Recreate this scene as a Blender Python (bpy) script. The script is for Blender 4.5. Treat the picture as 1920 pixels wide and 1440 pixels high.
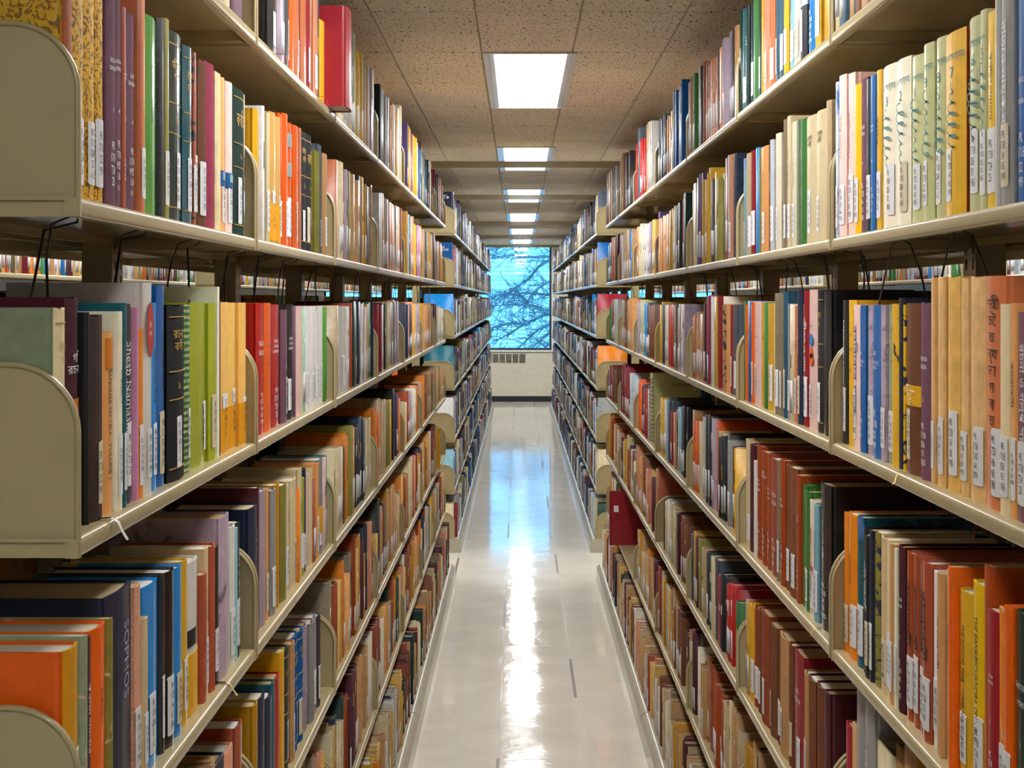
# Library aisle between two double-sided book stacks, looking down the aisle to a window.
# World: camera at x=0,y=0 looking along +Y; X to the right; Z up; metres.  Book tables: y, thickness, height as measured.
import bpy, math, random
import numpy as np
from mathutils import Vector, Matrix
random.seed(11); rng = np.random.default_rng(7)
SC = bpy.context.scene
COL = SC.collection
for o in list(bpy.data.objects): bpy.data.objects.remove(o)

# ------------------------------------------------------------------ camera, world, exposure
H = 1.585                                   # eye height
cam_d = bpy.data.cameras.new('camera'); cam = bpy.data.objects.new('camera', cam_d); COL.objects.link(cam)
cam.location = (0, 0, H); cam.rotation_euler = (math.pi/2, 0, 0)
cam_d.sensor_width = 36.0; cam_d.sensor_fit = 'HORIZONTAL'
cam_d.lens = 36.0*2531/1920                 # 47.5 mm
cam_d.shift_x = -13/1920; cam_d.shift_y = -158/1920
cam_d.clip_start = 0.05; cam_d.clip_end = 200
SC.camera = cam
W = bpy.data.worlds.new('world'); SC.world = W; W.use_nodes = True
bg = W.node_tree.nodes['Background']; bg.inputs[0].default_value = (0.13, 0.53, 1.0, 1); bg.inputs[1].default_value = 6.0
SC.view_settings.view_transform = 'Standard'; SC.view_settings.look = 'None'
SC.view_settings.exposure = 0.34; SC.view_settings.gamma = 1.0; SC.view_settings.use_curve_mapping = False
LIGHT = 18.0                                # radiance of the ceiling panels
try:
    SC.cycles.use_denoising = True; SC.cycles.max_bounces = 5; SC.cycles.diffuse_bounces = 3; SC.cycles.glossy_bounces = 2; SC.cycles.transmission_bounces = 2
    SC.cycles.transparent_max_bounces = 4; SC.cycles.use_light_tree = False; SC.cycles.use_adaptive_sampling = True; SC.cycles.adaptive_threshold = 0.10; SC.cycles.adaptive_min_samples = 16; SC.cycles.caustics_reflective = False; SC.cycles.caustics_refractive = False; SC.cycles.sample_clamp_indirect = 6.0
except Exception: pass

# ------------------------------------------------------------------ measures
XL, XR = .4157, .494                        # front edges of the shelves, left and right of the camera line
LEVELS = dict(T=.4035, A=.0787, B=-.2445, C=-.5695, D=-.8945, E=-1.2195)   # underside of each shelf lip, from the eye
LIP = .019
BASE_TOP = .088
ZSH = {k: H+v+LIP for k, v in LEVELS.items()}; ZSH['F'] = BASE_TOP
ROWS = 'TABCDEF'
J1 = [1.27]+[1.22+.92*k for k in range(1, 8)]      # joints of the near stacks
J2 = [8.45+.92*k for k in range(13)]               # joints of the far stacks
XL2, XR2 = .402, .485
CEIL = H+.85
WALL_Y = 21.1

PALHEX = dict(cream='d9c9a2', ivory='e6ddc6', white='e4e2de', palegrey='c9c6bf', grey='8d8d8b', slate='4f5a63', charcoal='2e3033', black='17181b', tan='b98f63', sand='dcb169', linen='d8b27e', beige='c2ab86', taupe='857863', ochre='c08a32', yellow='eab308', gold='cda23f', mustard='b98a1c', honey='eba63c', orange='e2640c', amber='d9801c', rust='9c4310', terracotta='c0704a', peach='dda066', salmon='c98a6c', brick='9a4a32', brown='7a4a30', darkbrown='46302a', red='b5210f', crimson='8f1d2a', maroon='52202a', rose='8c2f4a', mauve='6d4a5a', lilac='a897a6', pink='c98aa8', magenta='d070a8', palepink='dcbcb4', purple='4b3563', navy='1b2740', blue='0e5a9a', brightblue='0f7fc4', teal='0d6270', slateteal='2c5468', lightblue='86b4c4', paleblue='c4d2dc', mint='93c4b4', darkgreen='15382f', green='3c7a3c', brightgreen='4c8a32', olive='827c3c', lime='97a03c', palegreen='b6b88a', greengrey='8a9478')
# ------------------------------------------------------------------ helpers
def srgb(h):
    v = [int(h[i:i+2], 16)/255 for i in (0, 2, 4)]
    return tuple(c/12.92 if c <= .04045 else ((c+.055)/1.055)**2.4 for c in v)
def sat(c, k=1.10):
    y = .2126*c[0]+.7152*c[1]+.0722*c[2]; return tuple(min(1., max(0.002, y+(q-y)*k)) for q in c)
PAL = {k: sat(srgb(v)) for k, v in PALHEX.items()}
def tag(o, label=None, cat=None, group=None, kind=None):
    if label: o['label'] = label
    if cat: o['category'] = cat
    if group: o['group'] = group
    if kind: o['kind'] = kind
    return o
def link(o, parent=None):
    COL.objects.link(o)
    if parent is not None: o.parent = parent
    return o
def empty(name, loc=(0, 0, 0), rz=0):
    o = bpy.data.objects.new(name, None); o.empty_display_size = .05
    o.location = loc; o.rotation_euler = (0, 0, rz); return link(o)
def obj(name, me, parent=None, loc=None, rz=0, mat=None):
    o = bpy.data.objects.new(name, me); link(o, parent)
    if loc is not None: o.location = loc
    if rz: o.rotation_euler = (0, 0, rz)
    if mat is not None and not me.materials: me.materials.append(mat)
    return o
class MB:
    """collects quads/polygons with colours, builds ONE mesh"""
    def __init__(s): s.v = []; s.f = []; s.c = []; s.m = []; s.sm = []
    def face(s, pts, col=(1, 1, 1, .5), m=0, smooth=False):
        n = len(s.v); s.v += [tuple(p) for p in pts]; s.f.append(tuple(range(n, n+len(pts)))); s.c.append(col); s.m.append(m); s.sm.append(smooth)
    def grid(s, rows, col=(1, 1, 1, .5), m=0, smooth=True, close=False):
        n = len(s.v); k = len(rows[0])
        for r in rows: s.v += [tuple(p) for p in r]
        for i in range(len(rows)-1):
            for j in range(k if close else k-1):
                j2 = (j+1) % k
                s.f.append((n+i*k+j, n+i*k+j2, n+(i+1)*k+j2, n+(i+1)*k+j)); s.c.append(col); s.m.append(m); s.sm.append(smooth)
    def box(s, a, b, col=(1, 1, 1, .5), m=0):
        x0, y0, z0 = a; x1, y1, z1 = b; n = len(s.v)
        s.v += [(x0,y0,z0),(x1,y0,z0),(x1,y1,z0),(x0,y1,z0),(x0,y0,z1),(x1,y0,z1),(x1,y1,z1),(x0,y1,z1)]
        for q in ((3,2,1,0),(4,5,6,7),(0,1,5,4),(1,2,6,5),(2,3,7,6),(3,0,4,7)):
            s.f.append(tuple(n+i for i in q)); s.c.append(col); s.m.append(m); s.sm.append(False)
    def prism(s, poly, y0, y1, col=(1, 1, 1, .5), m=0, smooth=False, caps=True):
        """poly in x,z extruded along y"""
        s.grid([[(x, y0, z) for x, z in poly], [(x, y1, z) for x, z in poly]], col, m, smooth, True)
        if caps:
            s.face([(x, y0, z) for x, z in poly], col, m); s.face([(x, y1, z) for x, z in reversed(poly)], col, m)
    def tube(s, pts, rad, k=5, col=(1, 1, 1, .5), m=0):
        rows = []
        for i, p in enumerate(pts):
            a = Vector(pts[max(0, i-1)]); b = Vector(pts[min(len(pts)-1, i+1)]); t = (b-a).normalized()
            u = t.orthogonal().normalized(); w = t.cross(u); r = rad[i] if hasattr(rad, '__len__') else rad
            rows.append([tuple(Vector(p)+u*(r*math.cos(q*2*math.pi/k))+w*(r*math.sin(q*2*math.pi/k))) for q in range(k)])
        s.grid(rows, col, m, True, True)
    def mesh(s, name, mats=()):
        me = bpy.data.meshes.new(name); me.from_pydata(s.v, [], s.f)
        me.polygons.foreach_set('material_index', s.m); me.polygons.foreach_set('use_smooth', s.sm)
        at = me.color_attributes.new('col', 'FLOAT_COLOR', 'CORNER')
        arr = np.repeat(np.array([c if len(c) == 4 else (*c, .5) for c in s.c], dtype=np.float32), [len(f) for f in s.f], axis=0)
        at.data.foreach_set('color', arr.ravel())
        for m_ in mats: me.materials.append(m_)
        me.update(); return me
    def obj(s, name, mats, parent=None, loc=None, rz=0):
        if not isinstance(mats, (list, tuple)): mats = (mats,)
        return obj(name, s.mesh(name, mats), parent, loc, rz)

# ------------------------------------------------------------------ materials
class N:
    def __init__(s, name):
        s.mat = bpy.data.materials.new(name); s.mat.use_nodes = True; s.t = s.mat.node_tree; s.b = s.t.nodes['Principled BSDF']; s.out = s.t.nodes['Material Output']
    def n(s, typ, **kw):
        x = s.t.nodes.new(typ)
        for k, v in kw.items():
            if k in x.inputs.keys() if isinstance(k, str) else False: x.inputs[k].default_value = v
            else: setattr(x, k, v)
        return x
    def l(s, a, b): s.t.links.new(a, b)
    def set(s, **kw):
        for k, v in kw.items(): s.b.inputs[k.replace('_', ' ')].default_value = v
        return s
    def coord(s, which='Object', scale=(1, 1, 1)):
        c = s.n('ShaderNodeTexCoord'); m = s.n('ShaderNodeMapping'); m.inputs['Scale'].default_value = scale
        s.l(c.outputs[which], m.inputs[0]); return m.outputs[0]
    def noise(s, scale, detail=3, rough=.5, vec=None, dist=0):
        x = s.n('ShaderNodeTexNoise'); x.inputs['Scale'].default_value = scale; x.inputs['Detail'].default_value = detail; x.inputs['Roughness'].default_value = rough; x.inputs['Distortion'].default_value = dist
        if vec is not None: s.l(vec, x.inputs['Vector'])
        return x.outputs['Fac']
    def ramp(s, fac, stops):
        r = s.n('ShaderNodeValToRGB'); e = r.color_ramp.elements
        while len(e) < len(stops): e.new(.5)
        for i, (p, c) in enumerate(stops): e[i].position = p; e[i].color = c if len(c) == 4 else (*c, 1)
        s.l(fac, r.inputs[0]); return r.outputs[0]
    def mix(s, fac, a, b, mode='MIX'):
        x = s.n('ShaderNodeMix'); x.data_type = 'RGBA'; x.blend_type = mode
        for sock, v in ((x.inputs[0], fac), (x.inputs[6], a), (x.inputs[7], b)):
            if isinstance(v, (int, float)): sock.default_value = v
            elif isinstance(v, tuple): sock.default_value = v if len(v) == 4 else (*v, 1)
            else: s.l(v, sock)
        return x.outputs[2]
    def bump(s, h, strength=.2, dist=.001):
        b = s.n('ShaderNodeBump'); b.inputs['Strength'].default_value = strength; b.inputs['Distance'].default_value = dist
        s.l(h, b.inputs['Height']); s.l(b.outputs[0], s.b.inputs['Normal'])
    def attr(s):
        a = s.n('ShaderNodeAttribute'); a.attribute_name = 'col'; return a
    def base(s, x): s.l(x, s.b.inputs['Base Color'])
BW = lambda v: (v, v, v, 1)

def paint_mat(name, rgb, rough=.35, var=.06, spec=.5, bump=.0):
    m = N(name); nz = m.noise(14, 2, vec=m.coord())
    m.base(m.mix(1.0, (*rgb, 1), m.ramp(nz, [(.25, BW(1-var)), (.75, BW(1+var))]), 'MULTIPLY'))
    m.set(Roughness=rough); m.b.inputs['Specular IOR Level'].default_value = spec
    if bump: m.bump(m.noise(300, 2, vec=m.coord()), bump, .0005)
    return m.mat
def cover_mat(name, rough, coat=0., weave=0., var=.12, pattern=None, second=(0, 0, 0), spec=.4):
    m = N(name); a = m.attr(); co = m.coord()
    nz = m.noise(35, 3, .6, vec=co)
    col = m.mix(1.0, a.outputs['Color'], m.ramp(nz, [(.25, BW(1-var)), (.75, BW(1+var*.6))]), 'MULTIPLY')
    if pattern:
        col = m.mix(pattern(m, co), col, (*second, 1) if len(second) == 3 else second)
    m.base(col); m.set(Roughness=rough, Coat_Weight=coat, Coat_Roughness=.12); m.b.inputs['Specular IOR Level'].default_value = spec
    if weave:
        w1 = m.n('ShaderNodeTexWave'); w1.wave_type = 'BANDS'; w1.bands_direction = 'Z'; w1.inputs['Scale'].default_value = 420; w1.inputs['Distortion'].default_value = 1.5; m.l(co, w1.inputs['Vector'])
        h = m.mix(.5, w1.outputs['Fac'], m.noise(900, 2, vec=co)); m.bump(h, weave, .0008)
    return m.mat
def p_wave(scale, dist, lo, hi, typ='RINGS', det=2.):
    def f(m, co):
        w = m.n('ShaderNodeTexWave'); w.wave_type = typ; w.inputs['Scale'].default_value = scale; w.inputs['Distortion'].default_value = dist; w.inputs['Detail'].default_value = det; w.inputs['Detail Scale'].default_value = 1.2
        m.l(co, w.inputs['Vector']); return m.ramp(w.outputs['Fac'], [(lo, BW(0)), (hi, BW(1))])
    return f
def p_noise(scale, lo, hi, det=3, dist=0., squash=(1, 1, 1)):
    def f(m, co): return m.ramp(m.noise(scale, det, .55, vec=m.coord(scale=squash), dist=dist), [(lo, BW(0)), (hi, BW(1))])
    return f
def p_script(m, co):
    w = m.n('ShaderNodeTexWave'); w.wave_type = 'BANDS'; w.bands_direction = 'Z'; w.inputs['Scale'].default_value = 38; m.l(co, w.inputs['Vector'])
    a = m.ramp(w.outputs['Fac'], [(.45, BW(0)), (.6, BW(1))]); b = m.ramp(m.noise(420, 2, vec=m.coord(scale=(1, 1.6, 1))), [(.47, BW(0)), (.53, BW(1))])
    return m.mix(1.0, a, b, 'MULTIPLY')
M = {}
M['matte'] = cover_mat('cover_laminated_paper', .42, .12)
M['cloth'] = cover_mat('cover_book_cloth', .82, 0, .55, .2, spec=.2)
M['gloss'] = cover_mat('cover_plastic_jacket', .3, .55, 0, .1)
M['arab'] = cover_mat('cover_arabesque', .6, 0, 0, .15, p_noise(70, .5, .56, 4, 3.), srgb('8a5f1c'))
M['script'] = cover_mat('cover_script_print', .45, .1, 0, .1, p_script, srgb('dcd8b0'))
M['swirl'] = cover_mat('cover_swirl_print', .4, .2, 0, .05, p_wave(14, 5, .90, .95), srgb('8a6a55'))
M['worn'] = cover_mat('cover_worn_paper', .75, 0, .2, .25, p_noise(38, .58, .64, 5, 1.), srgb('d8c39a'))
M['bands'] = cover_mat('cover_graphic_print', .45, .1, 0, .15, p_noise(30, .52, .56, 2, 2., (.3, .3, 1)), srgb('22303f'))
M['textile'] = cover_mat('cover_textile_print', .8, 0, .5, .2, p_noise(420, .5, .6, 2), srgb('d8b8a8'))
M['marble'] = cover_mat('cover_marbled', .35, .4, 0, .25, p_noise(13, .55, .72, 5, 2.5), srgb('2c2430'))
M['stone'] = cover_mat('cover_stone_photo', .5, .1, .15, .4, p_noise(60, .55, .7, 5, 1.), srgb('55504a'))
M['water'] = cover_mat('cover_watercolour', .4, .2, 0, .1, p_noise(16, .5, .62, 4, 1.5), srgb('4d78b8'))
M['brush'] = cover_mat('cover_brush_drawing', .45, .1, 0, .15, p_noise(22, .6, .63, 4, 1.5), srgb('1c1814'))
def page_mat():
    m = N('page_edges'); a = m.attr()
    w = m.noise(60, 3, vec=m.coord(scale=(.15, 12, .15))); m.base(m.mix(1.0, a.outputs['Color'], m.ramp(w, [(.3, BW(.72)), (.7, BW(1.05))]), 'MULTIPLY')); m.set(Roughness=.85)
    m.b.inputs['Specular IOR Level'].default_value = .15; return m.mat
M['page'] = page_mat()
def stuff_mat():
    m = N('shelved_book_covers'); a = m.attr(); nz = m.noise(60, 2, .6, vec=m.coord())
    m.base(m.mix(1.0, a.outputs['Color'], m.ramp(nz, [(.25, BW(.8)), (.75, BW(1.1))]), 'MULTIPLY')); m.l(a.outputs['Alpha'], m.b.inputs['Roughness']); m.b.inputs['Specular IOR Level'].default_value = .35
    return m.mat
M['stuff'] = stuff_mat()
M['label'] = paint_mat('label_paper', srgb('e9eaec'), .5, .03)
M['labeltan'] = paint_mat('label_paper_aged', srgb('dccfae'), .55, .05)
for k, h in dict(white='f2f2f0', black='1c1a1a', gold='c9a24a', red='b83226', teal='1e7d86', blue='33489a', palelilac='9aa6d8', brownink='5a3a20').items():
    M['ink_'+k] = paint_mat('print_'+k, srgb(h), .5, .02)
STEEL = (.425, .345, .18)
M['steel'] = paint_mat('beige_enamel_steel', STEEL, .26, .05, .5, .0)
_b = M['steel'].node_tree.nodes['Principled BSDF']; _b.inputs['Coat Weight'].default_value = .2; _b.inputs['Coat Roughness'].default_value = .09
M['steelb'] = paint_mat('beige_enamel_base', (.47, .43, .33), .25, .05)
M['dark'] = paint_mat('dark_slot', (.008, .007, .006), .7)
M['wire'] = paint_mat('dark_steel_wire', (.03, .028, .025), .35)
M['blackbase'] = paint_mat('black_vinyl_base', (.012, .013, .016), .35)
M['wallpaint'] = paint_mat('cream_wall_paint', (.62, .58, .47), .6)
M['cover'] = paint_mat('cream_radiator_enamel', (.60, .56, .45), .4)
M['louvre'] = paint_mat('radiator_louvre', (.30, .28, .22), .5)
M['framedark'] = paint_mat('dark_window_metal', (.02, .028, .04), .35)
M['framewhite'] = paint_mat('white_window_trim', (.70, .70, .66), .4)
M['lampmetal'] = paint_mat('lamp_frame_enamel', (.80, .80, .78), .16, .02, .6)
def lamp_mat():
    m = N('lamp_diffuser'); m.set(Emission_Strength=LIGHT, Roughness=.4); m.b.inputs['Base Color'].default_value = (.9, .9, .9, 1); m.b.inputs['Emission Color'].default_value = (.97, .985, 1.0, 1); return m.mat
M['lamp'] = lamp_mat()
def floor_mat():
    m = N('waxed_vinyl_tile'); co = m.coord()
    big = m.noise(3.5, 4, .6, vec=co); small = m.noise(120, 3, vec=co)
    c = m.mix(1.0, (.88, .83, .72, 1), m.ramp(big, [(.3, BW(.93)), (.7, BW(1.05))]), 'MULTIPLY')
    m.base(m.mix(1.0, c, m.ramp(small, [(.35, BW(.95)), (.65, BW(1.03))]), 'MULTIPLY'))
    m.l(m.ramp(m.noise(9, 5, .65, vec=m.coord(scale=(1, .25, 1))), [(.3, BW(.05)), (.75, BW(.15))]), m.b.inputs['Roughness'])
    m.set(Coat_Weight=.25, Coat_Roughness=.04); m.b.inputs['Specular IOR Level'].default_value = .5
    m.bump(m.noise(11, 3, .55, vec=m.coord(scale=(1, .6, 1))), .22, .004)
    m.t.links.new(m.b.inputs['Normal'].links[0].from_socket, m.b.inputs['Coat Normal'])
    return m.mat
M['floor'] = floor_mat()
M['inlay'] = paint_mat('brown_inlay_strip', (.16, .095, .04), .35, .15)
def ceil_mat():
    m = N('fissured_acoustic_tile'); co = m.coord('Object')
    rot = m.n('ShaderNodeMapping'); rot.inputs['Rotation'].default_value = (0, 0, .5); rot.inputs['Scale'].default_value = (1, .5, 1); m.l(co, rot.inputs[0])
    oi = m.n('ShaderNodeObjectInfo'); add = m.n('ShaderNodeVectorMath'); add.operation = 'ADD'; cmb = m.n('ShaderNodeCombineXYZ')
    mul = m.n('ShaderNodeMath'); mul.operation = 'MULTIPLY'; mul.inputs[1].default_value = 37; m.l(oi.outputs['Random'], mul.inputs[0]); m.l(mul.outputs[0], cmb.inputs[0]); m.l(mul.outputs[0], cmb.inputs[1])
    m.l(rot.outputs[0], add.inputs[0]); m.l(cmb.outputs[0], add.inputs[1])
    v = m.noise(115, 2, .5, vec=add.outputs[0], dist=.6); f = m.ramp(v, [(.62, BW(0)), (.66, BW(1))])
    big = m.noise(2.5, 2, vec=co)
    c = m.mix(1.0, (.90, .81, .67, 1), m.ramp(big, [(.3, BW(.94)), (.7, BW(1.05))]), 'MULTIPLY')
    m.base(m.mix(f, c, (.16, .115, .075, 1))); m.set(Roughness=.9); m.b.inputs['Specular IOR Level'].default_value = .1
    m.bump(m.ramp(v, [(.59, BW(1)), (.66, BW(0))]), .6, .003); return m.mat
M['ceil'] = ceil_mat()
def glass_mat():
    m = N('window_glass'); g = m.n('ShaderNodeBsdfGlossy'); g.inputs['Roughness'].default_value = .01; tr = m.n('ShaderNodeBsdfTransparent'); tr.inputs[0].default_value = (.93, .97, .98, 1)
    fr = m.n('ShaderNodeFresnel'); fr.inputs[0].default_value = 1.5; mx = m.n('ShaderNodeMixShader'); m.l(fr.outputs[0], mx.inputs[0]); m.l(tr.outputs[0], mx.inputs[1]); m.l(g.outputs[0], mx.inputs[2]); m.l(mx.outputs[0], m.out.inputs[0]); return m.mat
M['glass'] = glass_mat()
def brick_mat():
    m = N('pale_coursed_facade'); b = m.n('ShaderNodeTexBrick'); b.inputs['Scale'].default_value = 1.0; b.inputs['Brick Width'].default_value = .9; b.inputs['Row Height'].default_value = .11; b.inputs['Mortar Size'].default_value = .012
    b.inputs['Color1'].default_value = (.80, .78, .74, 1); b.inputs['Color2'].default_value = (.50, .50, .52, 1); b.inputs['Mortar'].default_value = (.30, .33, .36, 1)
    r = m.n('ShaderNodeMapping'); r.inputs['Rotation'].default_value = (math.pi/2, 0, 0); c = m.n('ShaderNodeTexCoord'); m.l(c.outputs['Object'], r.inputs[0]); m.l(r.outputs[0], b.inputs['Vector'])
    m.base(b.outputs[0]); m.set(Roughness=.8); return m.mat
M['facade'] = brick_mat()
M['bark'] = paint_mat('bark', (.10, .12, .135), .9, .3)
M['ground'] = paint_mat('outside_paving', (.3, .3, .3), .9)

# ------------------------------------------------------------------ floor with its tiles and inlay strips
XA, XB = -4.6, 4.8; YA = -3.0
fl = MB(); fl.box((XA, YA, -.10), (XB, WALL_Y+.3, -.004)); floor = tag(fl.obj('floor', M['floor']), 'cream waxed vinyl tile floor of the aisle', kind='structure')
TS = .298; TX0 = -.37
def tile_mesh(w, l, t, name, mat, g=.0004, b=.0006, gy=None):
    m = MB(); x, y = w/2-g, l/2-(g if gy is None else gy)
    lo = [(-x, -y), (x, -y), (x, y), (-x, y)]; hi = [(-x+b, -y+b), (x-b, -y+b), (x-b, y-b), (-x+b, y-b)]
    m.grid([[(*p, -t) for p in lo], [(*p, -b) for p in lo], [(*p, 0) for p in hi]], smooth=False, close=True); m.face([(*p, 0) for p in hi]); m.face([(*p, -t) for p in reversed(lo)])
    return m.mesh(name, (mat,))
tm = tile_mesh(TS, TS, .0034, 'floor_tile', M['floor'])
r_ = random.Random(3)
def add_tile(cx, cy):
    o = obj('floor_tile', tm, floor, (cx, cy, r_.uniform(-.0001, .0001))); o.rotation_euler = (r_.uniform(-.0016, .0016), r_.uniform(-.0012, .0012), r_.choice((0, math.pi/2, math.pi, -math.pi/2)))
for i in range(4):
    for j in range(60):
        cx = TX0-TS/2+TS*i; cy = 3.2+TS*(j+.5)
        if i == 0 and not 7.6 < cy < 8.6: continue
        add_tile(cx, cy)
for i in list(range(-5, 0))+list(range(4, 9)):
    for j in range(15, 18): add_tile(TX0-TS/2+TS*i, 3.2+TS*(j+.5))
sm_ = MB(); sm_.box((-.006, -.285, -.0005), (.006, .285, .0006)); sm_ = sm_.mesh('inlay_strip', (M['inlay'],))
for col, y0 in ((TX0, 3.1), (TX0+TS, 4.38), (TX0+2*TS, 5.67-2.45)):
    y = y0
    while y < 21:
        if not (col == TX0 and not (7.5 < y < 8.5 or y > 20)): obj('inlay_strip', sm_, floor, (col, y, 0))
        y += 2.45

# ------------------------------------------------------------------ ceiling with its tiles
ce = MB(); ce.box((XA, YA, CEIL+.012), (XB, WALL_Y+.3, CEIL+.12)); ceiling = tag(ce.obj('ceiling', M['ceil']), 'tan fissured acoustic tile ceiling', kind='structure')
TW, TL = .3125, .65
ctm = tile_mesh(TW, TL, .0118, 'ceiling_tile', M['ceil'], .0014, .0035, .0034)
for i in range(-3, 6):
    for j in range(-1, 29):
        if (i < -2 or i > 3) and (i+j) % 1: continue
        x = -.441+TW*(i+.5); y = 2.68+TL*(j+.5)
        if j > 27: continue
        o = obj('ceiling_tile', ctm, ceiling, (x, y, CEIL+r_.uniform(-.0012, 0)), math.pi*r_.randint(0, 1))
        o.rotation_euler.x = math.pi; o.rotation_euler.z = math.pi*r_.randint(0, 1)

# ------------------------------------------------------------------ walls and windows
WX = [(-3.05, -1.0), (-.66, .508), (.95, 3.05)]; WZ0, WZ1 = .80, CEIL-.01
w = MB(); xs = XA
for a, b in WX: w.box((xs, WALL_Y, 0), (a, WALL_Y+.22, CEIL+.012)); xs = b
w.box((xs, WALL_Y, 0), (XB, WALL_Y+.22, CEIL+.012))
for a, b in WX: w.box((a, WALL_Y, 0), (b, WALL_Y+.22, WZ0-.03)); w.box((a, WALL_Y, WZ1), (b, WALL_Y+.22, CEIL+.012))
tag(w.obj('wall_far', M['wallpaint']), 'cream painted end wall below the window', kind='structure')
for nm, a, b in (('wall_left', (XA-.15, YA, 0), (XA, WALL_Y+.2, CEIL)), ('wall_right', (XB, YA, 0), (XB+.15, WALL_Y+.2, CEIL)), ('wall_back', (XA, YA-.15, 0), (XB, YA, CEIL))):
    w = MB(); w.box(a, b); tag(w.obj(nm, M['wallpaint']), 'cream painted wall of the book hall', kind='structure')
for k, (a, b) in enumerate(WX):
    r = tag(empty('window_%d' % (k+1), ((a+b)/2, WALL_Y+.05, WZ0)), 'tall window with dark metal frame at the end of the aisle', kind='structure')
    hw = (b-a)/2; hz = WZ1-WZ0
    m = MB(); m.box((-hw, -.004, 0), (hw, .004, hz)); m.obj('window_pane', M['glass'], r)
    for nm, p, q in (('window_frame', (-hw, -.03, 0), (hw, .03, .028)), ('window_frame', (-hw, -.03, hz-.02), (hw, .03, hz)), ('window_frame', (-hw, -.03, .028), (-hw+.03, .03, hz-.02)), ('window_frame', (hw-.03, -.03, .028), (hw, .03, hz-.02))):
        m = MB(); m.box(p, q); m.obj(nm, M['framedark'], r)
    m = MB(); m.box((-hw, -.075, -.03), (hw, .03, 0)); m.obj('window_sill', M['framewhite'], r)
    m = MB(); m.box((hw, -.06, -.03), (hw+.035, -.048, hz)); m.obj('window_trim', M['framewhite'], r)
w = MB(); w.box((XA, WALL_Y-.13, 0), (XB, WALL_Y-.118, .086)); tag(w.obj('baseboard_far', M['blackbase']), 'black vinyl baseboard along the end wall', kind='structure')

# convector cover under the window, with a louvred grille
rc = empty('convector_cover', (0, WALL_Y-.12, .086)); tag(rc, 'long cream metal convector cover with louvred grille under the window', 'heater')
m = MB(); gx0, gx1, gz0, gz1 = -.62, .10, .515, .655
m.box((-2.9, 0, 0), (gx0, .115, .665)); m.box((gx1, 0, 0), (2.9, .115, .665)); m.box((gx0, 0, 0), (gx1, .115, gz0)); m.box((gx0, 0, gz1), (gx1, .115, .665)); m.box((gx0, .05, gz0), (gx1, .115, gz1))
m.obj('cabinet', M['cover'], rc)
ng = 7; gw = (gx1-gx0)/ng
for i in range(1, ng):
    m = MB(); m.box((gx0+gw*i-.008, -.001, gz0), (gx0+gw*i+.008, .05, gz1)); m.obj('mullion', M['cover'], rc)
for i in range(ng):
    for j in range(6):
        z = gz0+(j+.5)*(gz1-gz0)/6
        m = MB(); m.prism([(gx0+gw*i+.008, z-.006), (gx0+gw*(i+1)-.008, z-.006), (gx0+gw*(i+1)-.008, z+.004), (gx0+gw*i+.008, z+.004)], .004, .03)
        m.obj('louvre', M['louvre'], rc)
m = MB(); m.tube([(-.02, .002, .36), (-.02, -.006, .36)], .007, 8); m.face([(-.02+.007*math.cos(a), -.006, .36+.007*math.sin(a)) for a in [q*math.pi/4 for q in range(8)]]); m.obj('bolt', M['wire'], rc)

# ------------------------------------------------------------------ outside: facade, bare tree, ground
fb = empty('building', (0, 33, -3)); tag(fb, 'pale building facade with coursed stone seen through the window', 'building')
m = MB(); m.box((-12, 0, 0), (12, .4, 11)); m.obj('facade', M['facade'], fb)
for wx in (-2.2, 1.3):
    m = MB(); m.box((wx-.35, -.03, 4.6), (wx+.35, .02, 5.9)); p = m.obj('window', M['framedark'], fb); m = MB(); m.box((wx-.3, -.04, 4.65), (wx+.3, -.03, 5.85)); m.obj('pane', M['glass'], p)
m = MB(); m.box((-30, WALL_Y+.5, -3.2), (30, 60, -3)); tag(m.obj('ground_outside', M['ground']), 'paving outside the window', kind='structure')
tr = empty('bare_tree', (1.9, 25.2, -3)); tag(tr, 'leafless tree with spreading twigs outside the window', 'tree')
T0 = Vector(tr.location)
rt = random.Random(21)
def wp(x, y, d=25.): return Vector(((x-973)*d/2531, d, H+(562-y)*d/2531))
def tpart(name, limbs, k=5, kind=None):
    m = MB()
    for pts, rad in limbs: m.tube([tuple(p-T0) for p in pts], rad, k)
    o = m.obj(name, M['bark'], tr)
    if kind: o['kind'] = kind
trunk = [Vector((1.9, 25.2, -3)), Vector((1.85, 25.2, -1)), Vector((1.7, 25.15, .6)), Vector((1.55, 25.1, 1.8)), Vector((1.35, 25.1, 3.2)), Vector((1.3, 25.1, 4.6))]
tpart('trunk', [(trunk, [.22, .19, .16, .13, .10, .05])], 9)
limbs = [  # main limbs read off the photograph, as points in the plane of the crown
    [(1150, 430), (1060, 470), (1010, 500), (990, 525), (965, 540), (948, 556), (925, 575)], [(1150, 455), (1060, 478), (1000, 482), (960, 478), (915, 486)],
    [(1150, 520), (1060, 558), (1030, 553), (990, 549), (955, 551), (918, 557)], [(1150, 560), (1060, 585), (1015, 580), (985, 572), (950, 571), (918, 575)],
    [(1150, 560), (1060, 590), (1020, 590), (985, 608), (955, 625), (930, 640)], [(1150, 590), (1060, 596), (1010, 618), (985, 640), (965, 660)],
    [(1150, 600), (1060, 610), (1030, 625), (1005, 645), (990, 665)], [(1150, 440), (1060, 452), (1010, 462), (970, 458), (920, 468)], [(965, 540), (975, 553), (985, 568), (1005, 590)], [(1150, 500), (1060, 520), (1025, 530), (1000, 548), (985, 575)],
    [(990, 608), (960, 606), (930, 612), (905, 620)], [(1150, 640), (1060, 630), (1035, 640), (1018, 655), (1008, 670)]]
tw = []
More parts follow.
